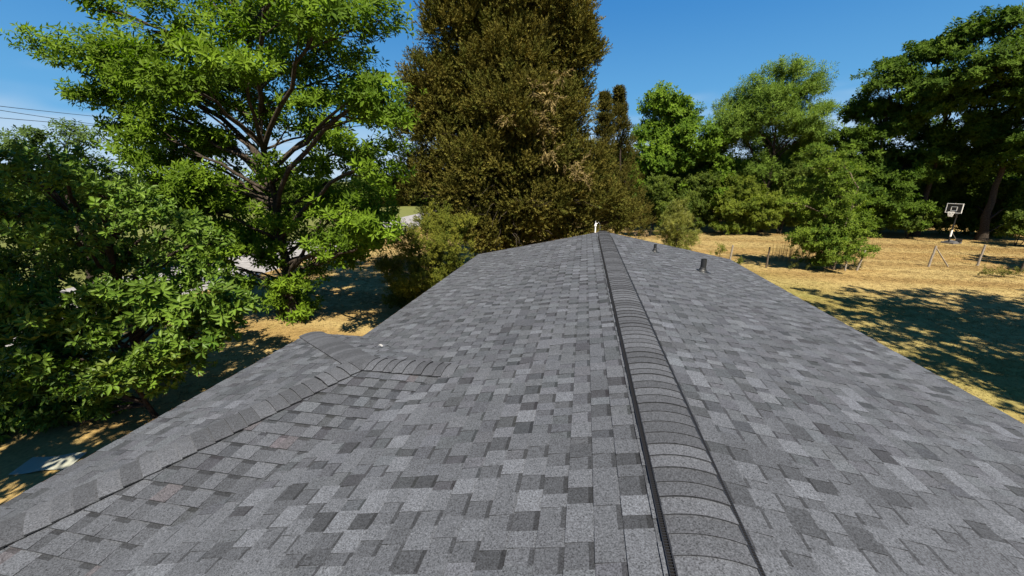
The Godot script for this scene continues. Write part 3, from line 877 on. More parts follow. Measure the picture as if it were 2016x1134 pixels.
	# plumbing vents on the far right of the roof
	for p in [[2.49, -8.44, 0.056, 0.27], [1.74, -9.78, 0.034, 0.19]]:
		var at := Vector3(p[0], RIDGE_Y - (p[0] - RIDGE_X) * SLOPE, p[1])
		var pipe := Soup.new()
		var r: float = p[2]
		var ht: float = p[3]
		var ring := []
		var rad := []
		for q in [[-0.05, 1.0], [ht - 0.006, 1.0], [ht, 0.95], [ht, 0.82], [ht - 0.08, 0.82]]:
			ring.append(Vector3(0, q[0], 0))
			rad.append(r * q[1])
		# a lathe: the rings share one axis, so build the wall by hand
		for i in ring.size() - 1:
			for k in 20:
				var a0 := TAU * k / 20
				var a1 := TAU * (k + 1) / 20
				var d0 := Vector3(cos(a0), 0, sin(a0))
				var d1 := Vector3(cos(a1), 0, sin(a1))
				var sg := 1.0 if i < 2 else -1.0
				pipe.smooth(ring[i] + d0 * rad[i], ring[i] + d1 * rad[i], ring[i + 1] + d1 * rad[i + 1], d0 * sg, d1 * sg, d1 * sg)
				pipe.smooth(ring[i] + d0 * rad[i], ring[i + 1] + d1 * rad[i + 1], ring[i + 1] + d0 * rad[i + 1], d0 * sg, d1 * sg, d0 * sg)
		var po := put("vent_pipe", pipe.mesh(), M.rubber, house, at)
		var col := Soup.new()
		var prof := [[0.0, 2.0], [0.010, 1.9], [0.025, 1.5], [0.05, 1.25], [0.08, 1.1], [0.085, 1.0]]
		for i in prof.size() - 1:
			for k in 24:
				var a0 := TAU * k / 24
				var a1 := TAU * (k + 1) / 24
				var q := []
				for w in [[prof[i], a0], [prof[i], a1], [prof[i + 1], a1], [prof[i + 1], a0]]:
					var rr: float = r * w[0][1]
					var off := Vector3(cos(w[1]) * rr, 0, sin(w[1]) * rr)
					q.append(off + Vector3(0, w[0][0] - off.x * SLOPE * clampf(1.6 - w[0][0] * 12.0, 0.0, 1.0) + 0.006, 0))
				col.quad(q[0], q[1], q[2], q[3], Vector3(cos((a0 + a1) * 0.5), 0.6, sin((a0 + a1) * 0.5)))
		put("collar", col.mesh(), M.rubber, po)
		var plate := Soup.new()
		var nn := Vector3(SLOPE, 1, 0).normalized()
		plate.box(dr * 0.03 + nn * 0.010, Vector3(r * 4.2, 0.004, r * 3.8), Basis(dr, nn, dr.cross(nn)))
		put("flashing", plate.mesh(), M.rubber, po)


# ---------------------------------------------------------------- plants
func leaf(s: Soup, o: Vector3, d: Vector3, side: Vector3, length: float, wide: float, fold: float, rich: bool, tint: float) -> void:
	var nn := side.cross(d).normalized()
	if nn.y < 0:
		nn = -nn
	var col := Color(tint, tint, tint)
	var tip := o + d * length - nn * length * 0.12
	if rich:
		var l1 := o + d * length * 0.3 + side * wide * 0.42 + nn * fold
		var l2 := o + d * length * 0.68 + side * wide * 0.4 + nn * fold
		var r1 := o + d * length * 0.3 - side * wide * 0.42 + nn * fold
		var r2 := o + d * length * 0.68 - side * wide * 0.4 + nn * fold
		s.tri(o, l1, tip, nn, col)
		s.tri(l1, l2, tip, nn, col)
		s.tri(o, r1, tip, nn, col)
		s.tri(r1, r2, tip, nn, col)
	else:
		var l := o + d * length * 0.45 + side * wide * 0.5 + nn * fold
		var r := o + d * length * 0.45 - side * wide * 0.5 + nn * fold
		s.tri(o, l, tip, nn, col)
		s.tri(o, r, tip, nn, col)


func sprig(count: int, stem: float, length: float, wide: float, rich: bool, seed_: int) -> ArrayMesh:
	# leaves set round a short stem along +y
	rng.seed = seed_
	var s := Soup.new()
	for k in count:
		var t := float(k) / count
		var a := k * 2.4 + rng.randf_range(-0.5, 0.5)
		var o := Vector3(0, stem * t, 0)
		var out := Vector3(cos(a), 0, sin(a))
		var d := (out + Vector3.UP * lerpf(-0.15, 0.9, t) + rv() * 0.3).normalized()
		var side := d.cross(Vector3.UP + rv() * 0.5).normalized()
		leaf(s, o + out * 0.015, d, side, length * rng.randf_range(0.7, 1.15), wide * rng.randf_range(0.8, 1.15), wide * 0.13, rich, rng.randf_range(0.72, 1.2))
	return s.mesh()


func spray(count: int, length: float, seed_: int) -> ArrayMesh:
	# a flat feather of scale foliage along +y
	rng.seed = seed_
	var s := Soup.new()
	for k in count:
		var t := float(k) / count
		var o := Vector3(0, length * t, 0)
		var a := rng.randf() * TAU
		var d := (Vector3(cos(a) * 0.55, rng.randf_range(0.7, 1.3), sin(a) * 0.55)).normalized()
		var side := d.cross(rv()).normalized()
		leaf(s, o, d, side, length * rng.randf_range(0.28, 0.5) * (1.1 - 0.5 * t), length * 0.10, 0.0, false, rng.randf_range(0.65, 1.25))
	return s.mesh()


func needles(count: int, length: float, seed_: int) -> ArrayMesh:
	rng.seed = seed_
	var s := Soup.new()
	for k in count:
		var d := (rv() + Vector3.UP * 0.9).normalized()
		var side := d.cross(rv()).normalized()
		var o := Vector3(0, rng.randf() * length * 1.2, 0)
		s.tri(o - side * length * 0.03, o + side * length * 0.03, o + d * length * rng.randf_range(0.7, 1.1), side.cross(d), Color.WHITE * rng.randf_range(0.7, 1.2))
	return s.mesh()


func curve(a: Vector3, b: Vector3, sag: Vector3, n: int, wob: float) -> Array:
	var pts := []
	for i in n + 1:
		var t := float(i) / n
		var p := a.lerp(b, t) + sag * 4.0 * t * (1 - t)
		if i > 0 and i < n:
			p += rv() * wob
		pts.append(p)
	return pts


func taper(n: int, r0: float, r1: float) -> Array:
	var r := []
	for i in n + 1:
		r.append(lerpf(r0, r1, pow(float(i) / n, 0.8)))
	return r


# how: {base, trunk (radius), bark, leaf (mesh), mat, per (sprigs per cubic metre of lobe shell), clump, size, dark, light, flat, up, twigs, fork}
func tree(called: String, label: String, category: String, key: String, how: Dictionary, seed_: int, group := "") -> Node3D:
	var raw: Array = how.lobes if how.has("lobes") else LOBES[key]
	var base: Vector3
	if how.has("base"):
		base = how.base
	else:
		base = Vector3.ZERO
		for l in raw:
			base += Vector3(l[0], 0, l[2]) / raw.size()
	var t := thing(called, label, category, base, group)
	rng.seed = seed_
	var top := 0.0
	for l in raw:
		top = maxf(top, l[1])
	var lean: Vector3 = how.get("lean", Vector3.ZERO)
	var tr: float = how.trunk
	var stems: int = how.get("stems", 1)
	var spine := []
	var trunk := Soup.new()
	for q in stems:
		var off := Vector3.ZERO if stems == 1 else Vector3(rng.randf_range(-1, 1), 0, rng.randf_range(-1, 1)).normalized() * tr * rng.randf_range(0.8, 2.0)
		var tip: Vector3 = lean + off * 5.0 + Vector3(0, top * how.get("trunk_top", 0.8) * rng.randf_range(0.8, 1.0), 0)
		var pts := curve(off + Vector3(0, -0.1, 0), tip, rv() * top * 0.015, 9, top * 0.008)
		var rad := taper(9, tr / sqrt(stems), tr * 0.22 / sqrt(stems))
		rad[0] *= 1.45
		trunk.tube(pts, rad, 10 if tr > 0.12 else 6)
		spine.append(pts)
	put("trunk", trunk.mesh(), how.bark, t)
	var list := []
	var tints := PackedColorArray()
	var per: float = how.per
	var clump: float = how.clump
	var flat: float = how.get("flat", 0.8)
	var size: float = how.size
	var lift: float = how.get("up", 0.9)
	var dark: Array = how.dark
	var light: Array = how.light
	for l in raw:
		var c := Vector3(l[0], l[1], l[2]) - base
		var r: float = l[3]
		# limb: leaves the trunk below the lobe and runs into it
		var pts: Array = spine[rng.randi_range(0, stems - 1)]
		var want: float = c.y - Vector2(c.x, c.z).length() * how.get("rise", 0.55) - r * 0.2
		var from: Vector3 = pts[2]
		for k in pts.size() - 1:
			if pts[k].y < want:
				from = pts[k].lerp(pts[k + 1], rng.randf())
		var reach := from.distance_to(c)
		var lr: float = clampf(tr * 0.13 + reach * 0.011, 0.008, tr * 0.5)
		var lp := curve(from, c, Vector3(0, reach * how.get("arch", 0.06), 0) + rv() * reach * 0.06, 7, reach * 0.018)
		var limb := Soup.new()
		limb.tube(lp, taper(7, lr, lr * 0.35), 6 if tr > 0.06 else 4, Color.WHITE, false)
		var clumps := maxi(how.get("fewest", 3), int(r * r * how.get("clumps", 9.0)))
		for k in clumps:
			var d := rv()
			d.y *= flat
			var rr := r * pow(rng.randf(), 0.4) * rng.randf_range(0.85, 1.18)
			var cc := c + d * rr
			if cc.y + base.y < 0.12:
				cc.y = 0.12 + rng.randf() * 0.3
			if how.get("twigs", true):
				var f: Vector3 = lp[rng.randi_range(4, 7)]
				limb.tube(curve(f, cc, Vector3(0, -0.03, 0) * f.distance_to(cc), 3, 0.03), taper(3, lr * 0.32, lr * 0.08), 3, Color.WHITE, false)
			var ck := rng.randf()
			var m := maxi(3, int(per * clump * clump * (how.get("thin", 1.0) if cc.y > 8.0 else 1.0)))
			for j in m:
				var e := rv() * clump * pow(rng.randf(), 0.45)
				e.y *= how.get("clump_flat", 0.6)
				var p := cc + e
				if p.y < 0.04:
					p.y = 0.04 + rng.randf() * 0.1
				var grow := (d * 0.5 + e / clump * 0.6 + Vector3(0.16, 0.80, 0.58) * lift + rv() * 0.5).normalized()
				var x := grow.cross(rv()).normalized()
				var sc := size * rng.randf_range(0.55, 1.3)
				list.append(Transform3D(Basis(x * sc, grow * sc, x.cross(grow) * sc), p))
				var mixv := clampf(ck * 0.6 + rng.randf() * 0.5 - 0.05, 0, 1)
				var g := rng.randf_range(0.85, 1.15)
				tints.append(Color(lerpf(dark[0], light[0], mixv) * g, lerpf(dark[1], light[1], mixv) * g, lerpf(dark[2], light[2], mixv) * g))
		put("limb", limb.mesh(), how.bark, t)
	copies("crown", how.leaf, how.mat, list, tints, t)
	total_copies += list.size()
	return t


var total_copies := 0


func make_plants() -> void:
	var pecan_leaf := sprig(12, 0.22, 0.17, 0.062, false, 1)
	var big_leaf := sprig(10, 0.10, 0.19, 0.075, true, 2)
	var mid_leaf := sprig(10, 0.14, 0.13, 0.06, false, 3)
	var oak_leaf := sprig(12, 0.25, 0.24, 0.11, false, 4)
	var thin_leaf := sprig(14, 0.4, 0.22, 0.05, false, 5)
	var tiny_leaf := sprig(14, 0.14, 0.06, 0.035, false, 6)
	var cedar_spray := spray(16, 0.34, 7)
	var pine_tuft := needles(26, 0.2, 8)
	var far_tuft := needles(20, 0.5, 9)

	tree("shade_tree", "tall open crowned tree with bright green leaves beside the roof's corner", "tree", "pecan", {
		"base": Vector3(-9.93, 0, -11.37), "trunk": 0.19, "bark": M.bark, "leaf": pecan_leaf, "mat": M.leaf, "per": 60.0, "clump": 0.55, "clumps": 15.0, "size": 1.0, "trunk_top": 0.85, "rise": 0.45, "thin": 0.62,
		"dark": [0.061, 0.115, 0.010], "light": [0.174, 0.277, 0.020], "flat": 0.75, "clump_flat": 0.45}, 201)
	var cedar := tree("cedar_tree", "huge dense brownish olive cedar rising behind the roof ridge", "tree", "cedar", {
		"base": Vector3(-3.9, 0, -19.5), "trunk": 0.4, "bark": M.bark_dark, "leaf": cedar_spray, "mat": M.cedar, "per": 150.0, "clump": 0.42, "clumps": 34.0, "size": 1.05, "rise": 0.3, "up": 0.75,
		"dark": [0.078, 0.092, 0.018], "light": [0.165, 0.140, 0.032], "clump_flat": 0.9}, 202)
	dead_growth(cedar)
	for q in [["cedar_small", "slim dark cedar, its pointed tip just beside the huge cedar", 203], ["cedar_small2", "slim brownish cedar with pointed tip between dark cedar and green trees", 204]]:
		tree("cedar_tree", q[1], "tree", q[0], {
			"trunk": 0.12, "bark": M.bark_dark, "leaf": cedar_spray, "mat": M.cedar, "per": 260.0, "clump": 0.2, "clumps": 30.0, "size": 0.75, "rise": 0.2, "up": 0.9,
			"dark": [0.060, 0.070, 0.015], "light": [0.140, 0.118, 0.028], "clump_flat": 1.0, "trunk_top": 0.98, "fewest": 60}, q[2], "slim cedars beyond the roof's end")
	tree("broadleaf_tree", "rounded mid green tree beyond the field between the cedars and the feathery tree", "tree", "green", {
		"trunk": 0.22, "bark": M.bark_dark, "leaf": oak_leaf, "mat": M.leaf, "per": 30.0, "clump": 0.75, "clumps": 13.0, "size": 1.1,
		"dark": [0.058, 0.118, 0.012], "light": [0.165, 0.262, 0.022]}, 205)
	tree("feathery_tree", "tall feathery tree with see through crown beyond the field", "tree", "wispy", {
		"trunk": 0.24, "bark": M.bark_dark, "leaf": thin_leaf, "mat": M.leaf_dull, "per": 22.0, "clump": 0.75, "clumps": 17.0, "size": 1.1, "rise": 0.9,
		"dark": [0.078, 0.137, 0.022], "light": [0.180, 0.262, 0.040]}, 206)
	var oaks := [["oakA", "dark green tree whose crown slopes down toward the feathery tree", 207], ["oakB", "dark green tree standing directly behind the basketball hoop", 208], ["oakC", "tallest dark green tree, at the picture's right edge", 209]]
	for q in oaks:
		tree("oak_tree", q[1], "tree", q[0], {
			"trunk": 0.3, "bark": M.bark, "leaf": oak_leaf, "mat": M.leaf_dull, "per": 32.0, "clump": 0.75, "clumps": 10.0, "size": 1.05, "rise": 0.6,
			"dark": [0.033, 0.067, 0.009], "light": [0.104, 0.167, 0.018], "clump_flat": 0.45}, q[2], "dark trees on the field's far side")
	tree("field_tree", "small bushy green tree standing alone among posts in the dry field", "tree", "fieldtree", {
		"base": Vector3(13.3, 0, -23.1), "trunk": 0.09, "stems": 3, "bark": M.deadwood, "leaf": mid_leaf, "mat": M.leaf, "per": 62.0, "clump": 0.4, "clumps": 34.0, "size": 1.0,
		"dark": [0.056, 0.112, 0.013], "light": [0.178, 0.242, 0.027], "clump_flat": 0.45}, 210)
	tree("side_bush", "fine leaved yellowish green bush beside the roof's left eave", "bush", "sidebush", {
		"base": Vector3(-6.0, 0, -13.8), "trunk": 0.07, "stems": 4, "bark": M.bark_dark, "leaf": tiny_leaf, "mat": M.leaf_dull, "per": 170.0, "clump": 0.3, "clumps": 52.0, "size": 1.15,
		"dark": [0.066, 0.090, 0.012], "light": [0.180, 0.180, 0.026], "clump_flat": 0.9}, 211)
	tree("dark_tree", "dark glossy leaved tree in the shade behind the large leaved tree", "tree", "darktree", {
		"base": Vector3(-10.7, 0, -6.9), "trunk": 0.2, "bark": M.bark_dark, "leaf": big_leaf, "mat": M.leaf_gloss, "per": 80.0, "clump": 0.4, "clumps": 26.0, "size": 0.72,
		"dark": [0.048, 0.099, 0.010], "light": [0.134, 0.213, 0.025], "clump_flat": 0.7}, 212)
	var mag := tree("magnolia_tree", "low spreading tree with large pale lit leaves beside the wing's eave", "tree", "magnolia", {
		"base": Vector3(-8.6, 0, -5.7), "trunk": 0.07, "stems": 2, "bark": M.bark_dark, "leaf": big_leaf, "mat": M.leaf_gloss, "per": 80.0, "clump": 0.34, "clumps": 60.0, "size": 0.8, "up": 0.7,
		"dark": [0.048, 0.099, 0.010], "light": [0.134, 0.213, 0.025], "clump_flat": 0.6}, 213)
	single_leaves(mag)
	tree("broadleaf_tree", "pale green rounded tree top in the distance below the power lines", "tree", "farlight", {
		"trunk": 0.2, "bark": M.bark_dark, "leaf": mid_leaf, "mat": M.leaf_dull, "per": 45.0, "clump": 0.45, "clumps": 20.0, "size": 1.3,
		"dark": [0.043, 0.079, 0.017], "light": [0.112, 0.170, 0.048]}, 214)
	tree("pine_tree", "tiny distant dark pine top against the pale low sky", "tree", "pine_far", {
		"trunk": 0.15, "bark": M.bark_dark, "leaf": far_tuft, "mat": M.needle, "per": 40.0, "clump": 0.35, "clumps": 14.0, "size": 1.0,
		"dark": [0.016, 0.033, 0.012], "light": [0.041, 0.066, 0.021]}, 215)
	tree("young_pine", "young bushy pine with upright needles at the field's near edge", "pine", "pine", {
		"base": Vector3(6.2, 0, -27.4), "trunk": 0.08, "bark": M.bark_dark, "leaf": pine_tuft, "mat": M.needle, "per": 230.0, "clump": 0.32, "clumps": 26.0, "size": 1.05, "up": 1.3,
		"dark": [0.120, 0.150, 0.022], "light": [0.260, 0.265, 0.050], "clump_flat": 1.3}, 216)
	var words := [
		"lime green shrub at the wood's edge left of centre, below the feathery tree", "rounded yellow green shrub below the feathery tree's trunk", "dark green shrub beside the young pine at the wood's edge",
		"shaded green shrub behind the young pine's tip", "tall pale green shrub behind the small field tree", "low dark bush at the wood's edge past the field tree",
		"small bush at the wood's edge beside the hoop's pole", "bright lime low plant at the far edge of the field", "bush in deep shade at the picture's right edge", "low yellow green bush at the far field edge past the lime plant", "low wide bush in the shade behind the basketball hoop"]
	for i in 11:
		var bright := i in [0, 1, 7, 9]
		var d := [0.075, 0.115, 0.014] if bright else [0.045, 0.080, 0.013]
		var li := [0.185, 0.225, 0.028] if bright else [0.130, 0.170, 0.025]
		tree("shrub", words[i], "shrub", "shrub%d" % i, {
			"trunk": 0.06, "stems": 3, "bark": M.bark_dark, "leaf": oak_leaf, "mat": M.leaf, "per": 50.0, "clump": 0.5, "clumps": 18.0, "size": 0.75,
			"dark": d, "light": li, "clump_flat": 0.6}, 220 + i, "shrubs along the wood's edge")
	tree("sapling", "leafy yellow green sapling beside the pale post by the eave", "sapling", "saplingA", {
		"trunk": 0.02, "bark": M.bark_dark, "leaf": tiny_leaf, "mat": M.leaf, "per": 110.0, "clump": 0.2, "clumps": 60.0, "size": 1.3,
		"dark": [0.066, 0.090, 0.012], "light": [0.156, 0.172, 0.029]}, 231)
	tree("sapling", "tiny sapling peeping over the right eave below the pale post", "sapling", "saplingB", {
		"trunk": 0.015, "bark": M.bark_dark, "leaf": tiny_leaf, "mat": M.leaf, "per": 110.0, "clump": 0.2, "clumps": 60.0, "size": 1.2,
		"dark": [0.066, 0.090, 0.012], "light": [0.156, 0.172, 0.029]}, 232)
	for i in 2:
		tree("brush_pile", ["tan dry brush lying behind the roof's left gable edge", "pale dry brush behind the roof's right gable edge, beside the pine"][i], "brush", ["brush_a", "brush_b"][i], {
			"trunk": 0.03, "stems": 3, "bark": M.deadwood, "leaf": mid_leaf, "mat": M.leaf_dull, "per": 60.0, "clump": 0.25, "clumps": 40.0, "size": 0.8,
			"dark": [0.16, 0.09, 0.045], "light": [0.36, 0.26, 0.15]}, 240 + i, "dry brush piles behind the house")
	blade_plant("spiky_plant", "spiky clump of long narrow leaves at the tall open tree's foot", "plant", Vector3(-10.66, 0, -11.68), 90, 0.75, 0.014, 0.25, 0.9, [0.05, 0.085, 0.02], 251)
	blade_plant("dry_stalks", "thin tall dry stalks standing beside the field tree", "stalks", Vector3(11.85, 0, -24.86), 130, 1.5, 0.006, 1.1, 0.12, [0.30, 0.22, 0.10], 252)
	for i in 2:
		tree("weed_patch", ["low green and yellow weed patch near the picture's right edge", "low weeds round the field tree's foot"][i], "weeds", ["weeds_a", "weeds_b"][i], {
			"trunk": 0.015, "stems": 3, "bark": M.bark_dark, "leaf": tiny_leaf, "mat": M.leaf_dull, "per": 110.0, "clump": 0.22, "clumps": 40.0, "size": 1.1,
			"dark": [0.050, 0.065, 0.014], "light": [0.170, 0.165, 0.040]}, 245 + i, "weeds among the posts")
	# trees beyond the frame, towards the sun, whose shadows lie across the yard
	var beyond := [
		[Vector3(17.2, 0, -6.0), 7.2, 4.2, 13.0, "broad oak beyond the picture's right edge, shading the yard"],
		[Vector3(26.5, 0, -21.0), 2.6, 4.0, 9.5, "smaller oak beyond the right edge, shading the posts"],
		[Vector3(-11.7, 0, -0.2), 4.9, 4.6, 12.5, "unseen oak added beyond the left edge to shade the ground beside the wing"]]  # unseen tree, added to cast shade on the left trees and ground
	for i in beyond.size():
		var q: Array = beyond[i]
		tree("oak_tree", q[4], "tree", "", {
			"base": q[0], "lobes": ball_of_lobes(q[0], q[1], q[2], q[3], 300 + i), "trunk": 0.3, "bark": M.bark, "leaf": oak_leaf, "mat": M.leaf_dull, "per": 24.0, "clump": 0.6, "clumps": 6.0, "size": 1.0,
			"dark": [0.018, 0.038, 0.008], "light": [0.056, 0.094, 0.016], "clump_flat": 0.45}, 310 + i, "shade oaks round the yard")
	# the wood behind the field
	for i in 16:
		rng.seed = 600 + i
		var x := lerpf(-12.0, 62.0, i / 15.0) + rng.randf_range(-1.5, 1.5)
		var z := -47.0 - rng.randf_range(0.0, 6.0) + maxf(0.0, x - 25.0) * 0.25
		far_tree("wood_tree", "dark tree deep in the wood behind the field, %s from the cedar" % ORDER[i], "trees deep in the wood", Vector3(x, 0, z), oak_leaf, rng.randf_range(6.5, 8.5), 3.6, 610 + i)
	# far trees beyond the road close the horizon
	for i in 16:
		rng.seed = 650 + i
		var x := lerpf(-92.0, -14.0, i / 15.0) + rng.randf_range(-1.5, 1.5)
		var z := lerpf(-30.0, -84.0, i / 15.0) + rng.randf_range(-3, 3)
		far_tree("distant_tree", "distant dark tree beyond the road, %s from the left" % ORDER[i], "distant trees beyond the road", Vector3(x, 0, z), oak_leaf, rng.randf_range(4.6, 5.9), 4.2, 660 + i)


const ORDER := ["first", "second", "third", "fourth", "fifth", "sixth", "seventh", "eighth", "ninth", "tenth", "eleventh", "twelfth", "thirteenth", "fourteenth", "fifteenth", "sixteenth"]


func ball_of_lobes(base: Vector3, wide: float, low: float, high: float, seed_: int) -> Array:
	rng.seed = seed_
	var out := []
	var r := wide * 0.42
	for k in 16:
		var a := k * 2.4
		var t := (k + 0.5) / 16.0
		var w := wide * sqrt(1.0 - pow(t * 1.7 - 0.75, 2.0)) * rng.randf_range(0.55, 0.8)
		out.append([base.x + cos(a) * w, lerpf(low, high, t), base.z + sin(a) * w, r * rng.randf_range(0.8, 1.1)])
	return out


func far_tree(called: String, label: String, group: String, at: Vector3, mesh: ArrayMesh, h: float, wide: float, seed_: int) -> void:
	rng.seed = seed_
	var t := thing(called, label, "tree", at, group)
	var trunk := Soup.new()
	trunk.tube([Vector3(0, -0.1, 0), Vector3(0.1, h * 0.5, 0), Vector3(0, h * 0.9, 0.1)], [0.25, 0.15, 0.05], 7)
	put("trunk", trunk.mesh(), M.bark_dark, t)
	var list := []
	var tints := PackedColorArray()
	for k in 2200:
		var d := rv()
		var p := Vector3(d.x * wide, d.y * h * 0.48 + h * 0.52, d.z * wide)
		p += rv() * 0.7
		p = p.lerp(Vector3(0, h * 0.5, 0), rng.randf() * 0.3)
		p.y = maxf(p.y, 0.2)
		var grow := (d + Vector3.UP * 0.4 + rv() * 0.6).normalized()
		var x := grow.cross(rv()).normalized()
		var sc := rng.randf_range(1.2, 2.0)
		list.append(Transform3D(Basis(x * sc, grow * sc, x.cross(grow) * sc), p))
		var g := rng.randf_range(0.5, 1.3)
		tints.append(Color(0.068 * g, 0.104 * g, 0.016 * g))
	copies("crown", mesh, M.leaf_dull, list, tints, t)
	total_copies += list.size()


func dead_growth(t: Node3D) -> void:
	# tan dead sprays on the sunny side and bare twigs low down
	rng.seed = 91
	var dead := spray(12, 0.5, 92)
	var list := []
	var tints := PackedColorArray()
	for l in LOBES["cedar_dead"]:
		var c := Vector3(l[0], l[1], l[2]) - t.position
		for k in int(50.0 * l[3] * l[3]) + 6:
			var p: Vector3 = c + rv() * l[3] * pow(rng.randf(), 0.5)
			var grow := (Vector3.DOWN * 0.6 + rv()).normalized()
			var x := grow.cross(rv()).normalized()
			var sc := rng.randf_range(0.6, 1.2)
			list.append(Transform3D(Basis(x * sc, grow * sc, x.cross(grow) * sc), p))
			var g := rng.randf_range(0.6, 1.2)
			tints.append(Color(0.20 * g, 0.155 * g, 0.065 * g))
	copies("dead_sprays", dead, M.cedar, list, tints, t)
	total_copies += list.size()
	var s := Soup.new()
	for k in 60:
		var a := rng.randf_range(-0.4, PI + 0.4)
		var out := Vector3(cos(a), 0, sin(a))
		var from := out * rng.randf_range(0.5, 2.6) + Vector3(0, rng.randf_range(1.5, 5.0), 0)
		var to := from + out * rng.randf_range(0.9, 2.4) + Vector3(rng.randf_range(-0.5, 0.5), rng.randf_range(-0.9, 0.5), 0)
		s.tube(curve(from, to, Vector3(0, rng.randf_range(-0.1, 0.2), 0), 5, 0.08), taper(5, 0.018, 0.005), 4, Color.WHITE, false)
	put("dead_twigs", s.mesh(), M.bark, t)


func blade_plant(called: String, label: String, category: String, at: Vector3, count: int, tall: float, wide: float, area: float, lean: float, col: Array, seed_: int) -> void:
	rng.seed = seed_
	var t := thing(called, label, category, at)
	var s := Soup.new()
	for k in count:
		var a := rng.randf() * TAU
		var out := Vector3(cos(a), 0, sin(a))
		var o := out * area * sqrt(rng.randf())
		var h := tall * rng.randf_range(0.55, 1.0)
		var bend := Vector3(cos(a + rng.randf() - 0.5), 0, sin(a + rng.randf() - 0.5)) * lean * h * rng.randf()
		var side := Vector3(-out.z, 0, out.x) * wide
		var v := rng.randf_range(0.7, 1.2)
		var c := Color(col[0] * v, col[1] * v, col[2] * v)
		var mid := o + bend * 0.4 + Vector3(0, h * 0.6, 0)
		var tip := o + bend + Vector3(0, h * (1.0 - lean * 0.3), 0)
		s.quad(o - side, o + side, mid + side * 0.8, mid - side * 0.8, out, c)
		s.tri(mid - side * 0.8, mid + side * 0.8, tip, out, c)
	put("blades", s.mesh(), M.grass, t)


func single_leaves(t: Node3D) -> void:
	# the largest leaves in view, each one a piece of its own
	rng.seed = 71
	var s := Soup.new()
	leaf(s, Vector3.ZERO, Vector3(0, 1, 0), Vector3(1, 0, 0), 0.19, 0.078, 0.010, true, 1.0)
	var shape := s.mesh()
	var mats := []
	for k in 4:
		var m: StandardMaterial3D = M.leaf_gloss.duplicate()
		m.albedo_color = lin(0.085 + 0.018 * k, 0.125 + 0.02 * k, 0.021 + 0.004 * k)
		mats.append(m)
	var raw: Array = LOBES["magnolia"]
	var made := 0
	while made < 296:
		var l: Array = raw[rng.randi_range(0, 12)]
		var c := Vector3(l[0], l[1], l[2]) - t.position
		var face := (EYE - Vector3(l[0], l[1], l[2])).normalized()
		var d := (rv() + face * 0.8 + Vector3.UP * 0.5).normalized()
		var hub: Vector3 = c + d * l[3] * rng.randf_range(0.98, 1.15)
		for k in 8:
			var a := TAU * k / 8.0 + rng.randf()
			var grow := (Vector3(cos(a), 0.35 + rng.randf() * 0.5, sin(a)) + d * 0.4).normalized()
			var x := grow.cross(Vector3.UP + rv() * 0.4).normalized()
			var z := x.cross(grow)
			var o := put("leaf", shape, mats[rng.randi_range(0, 3)], t)
			var sc := rng.randf_range(0.75, 1.1)
			o.transform = Transform3D(Basis(x * sc, grow * sc, z * sc), hub + grow * 0.02)
			made += 1


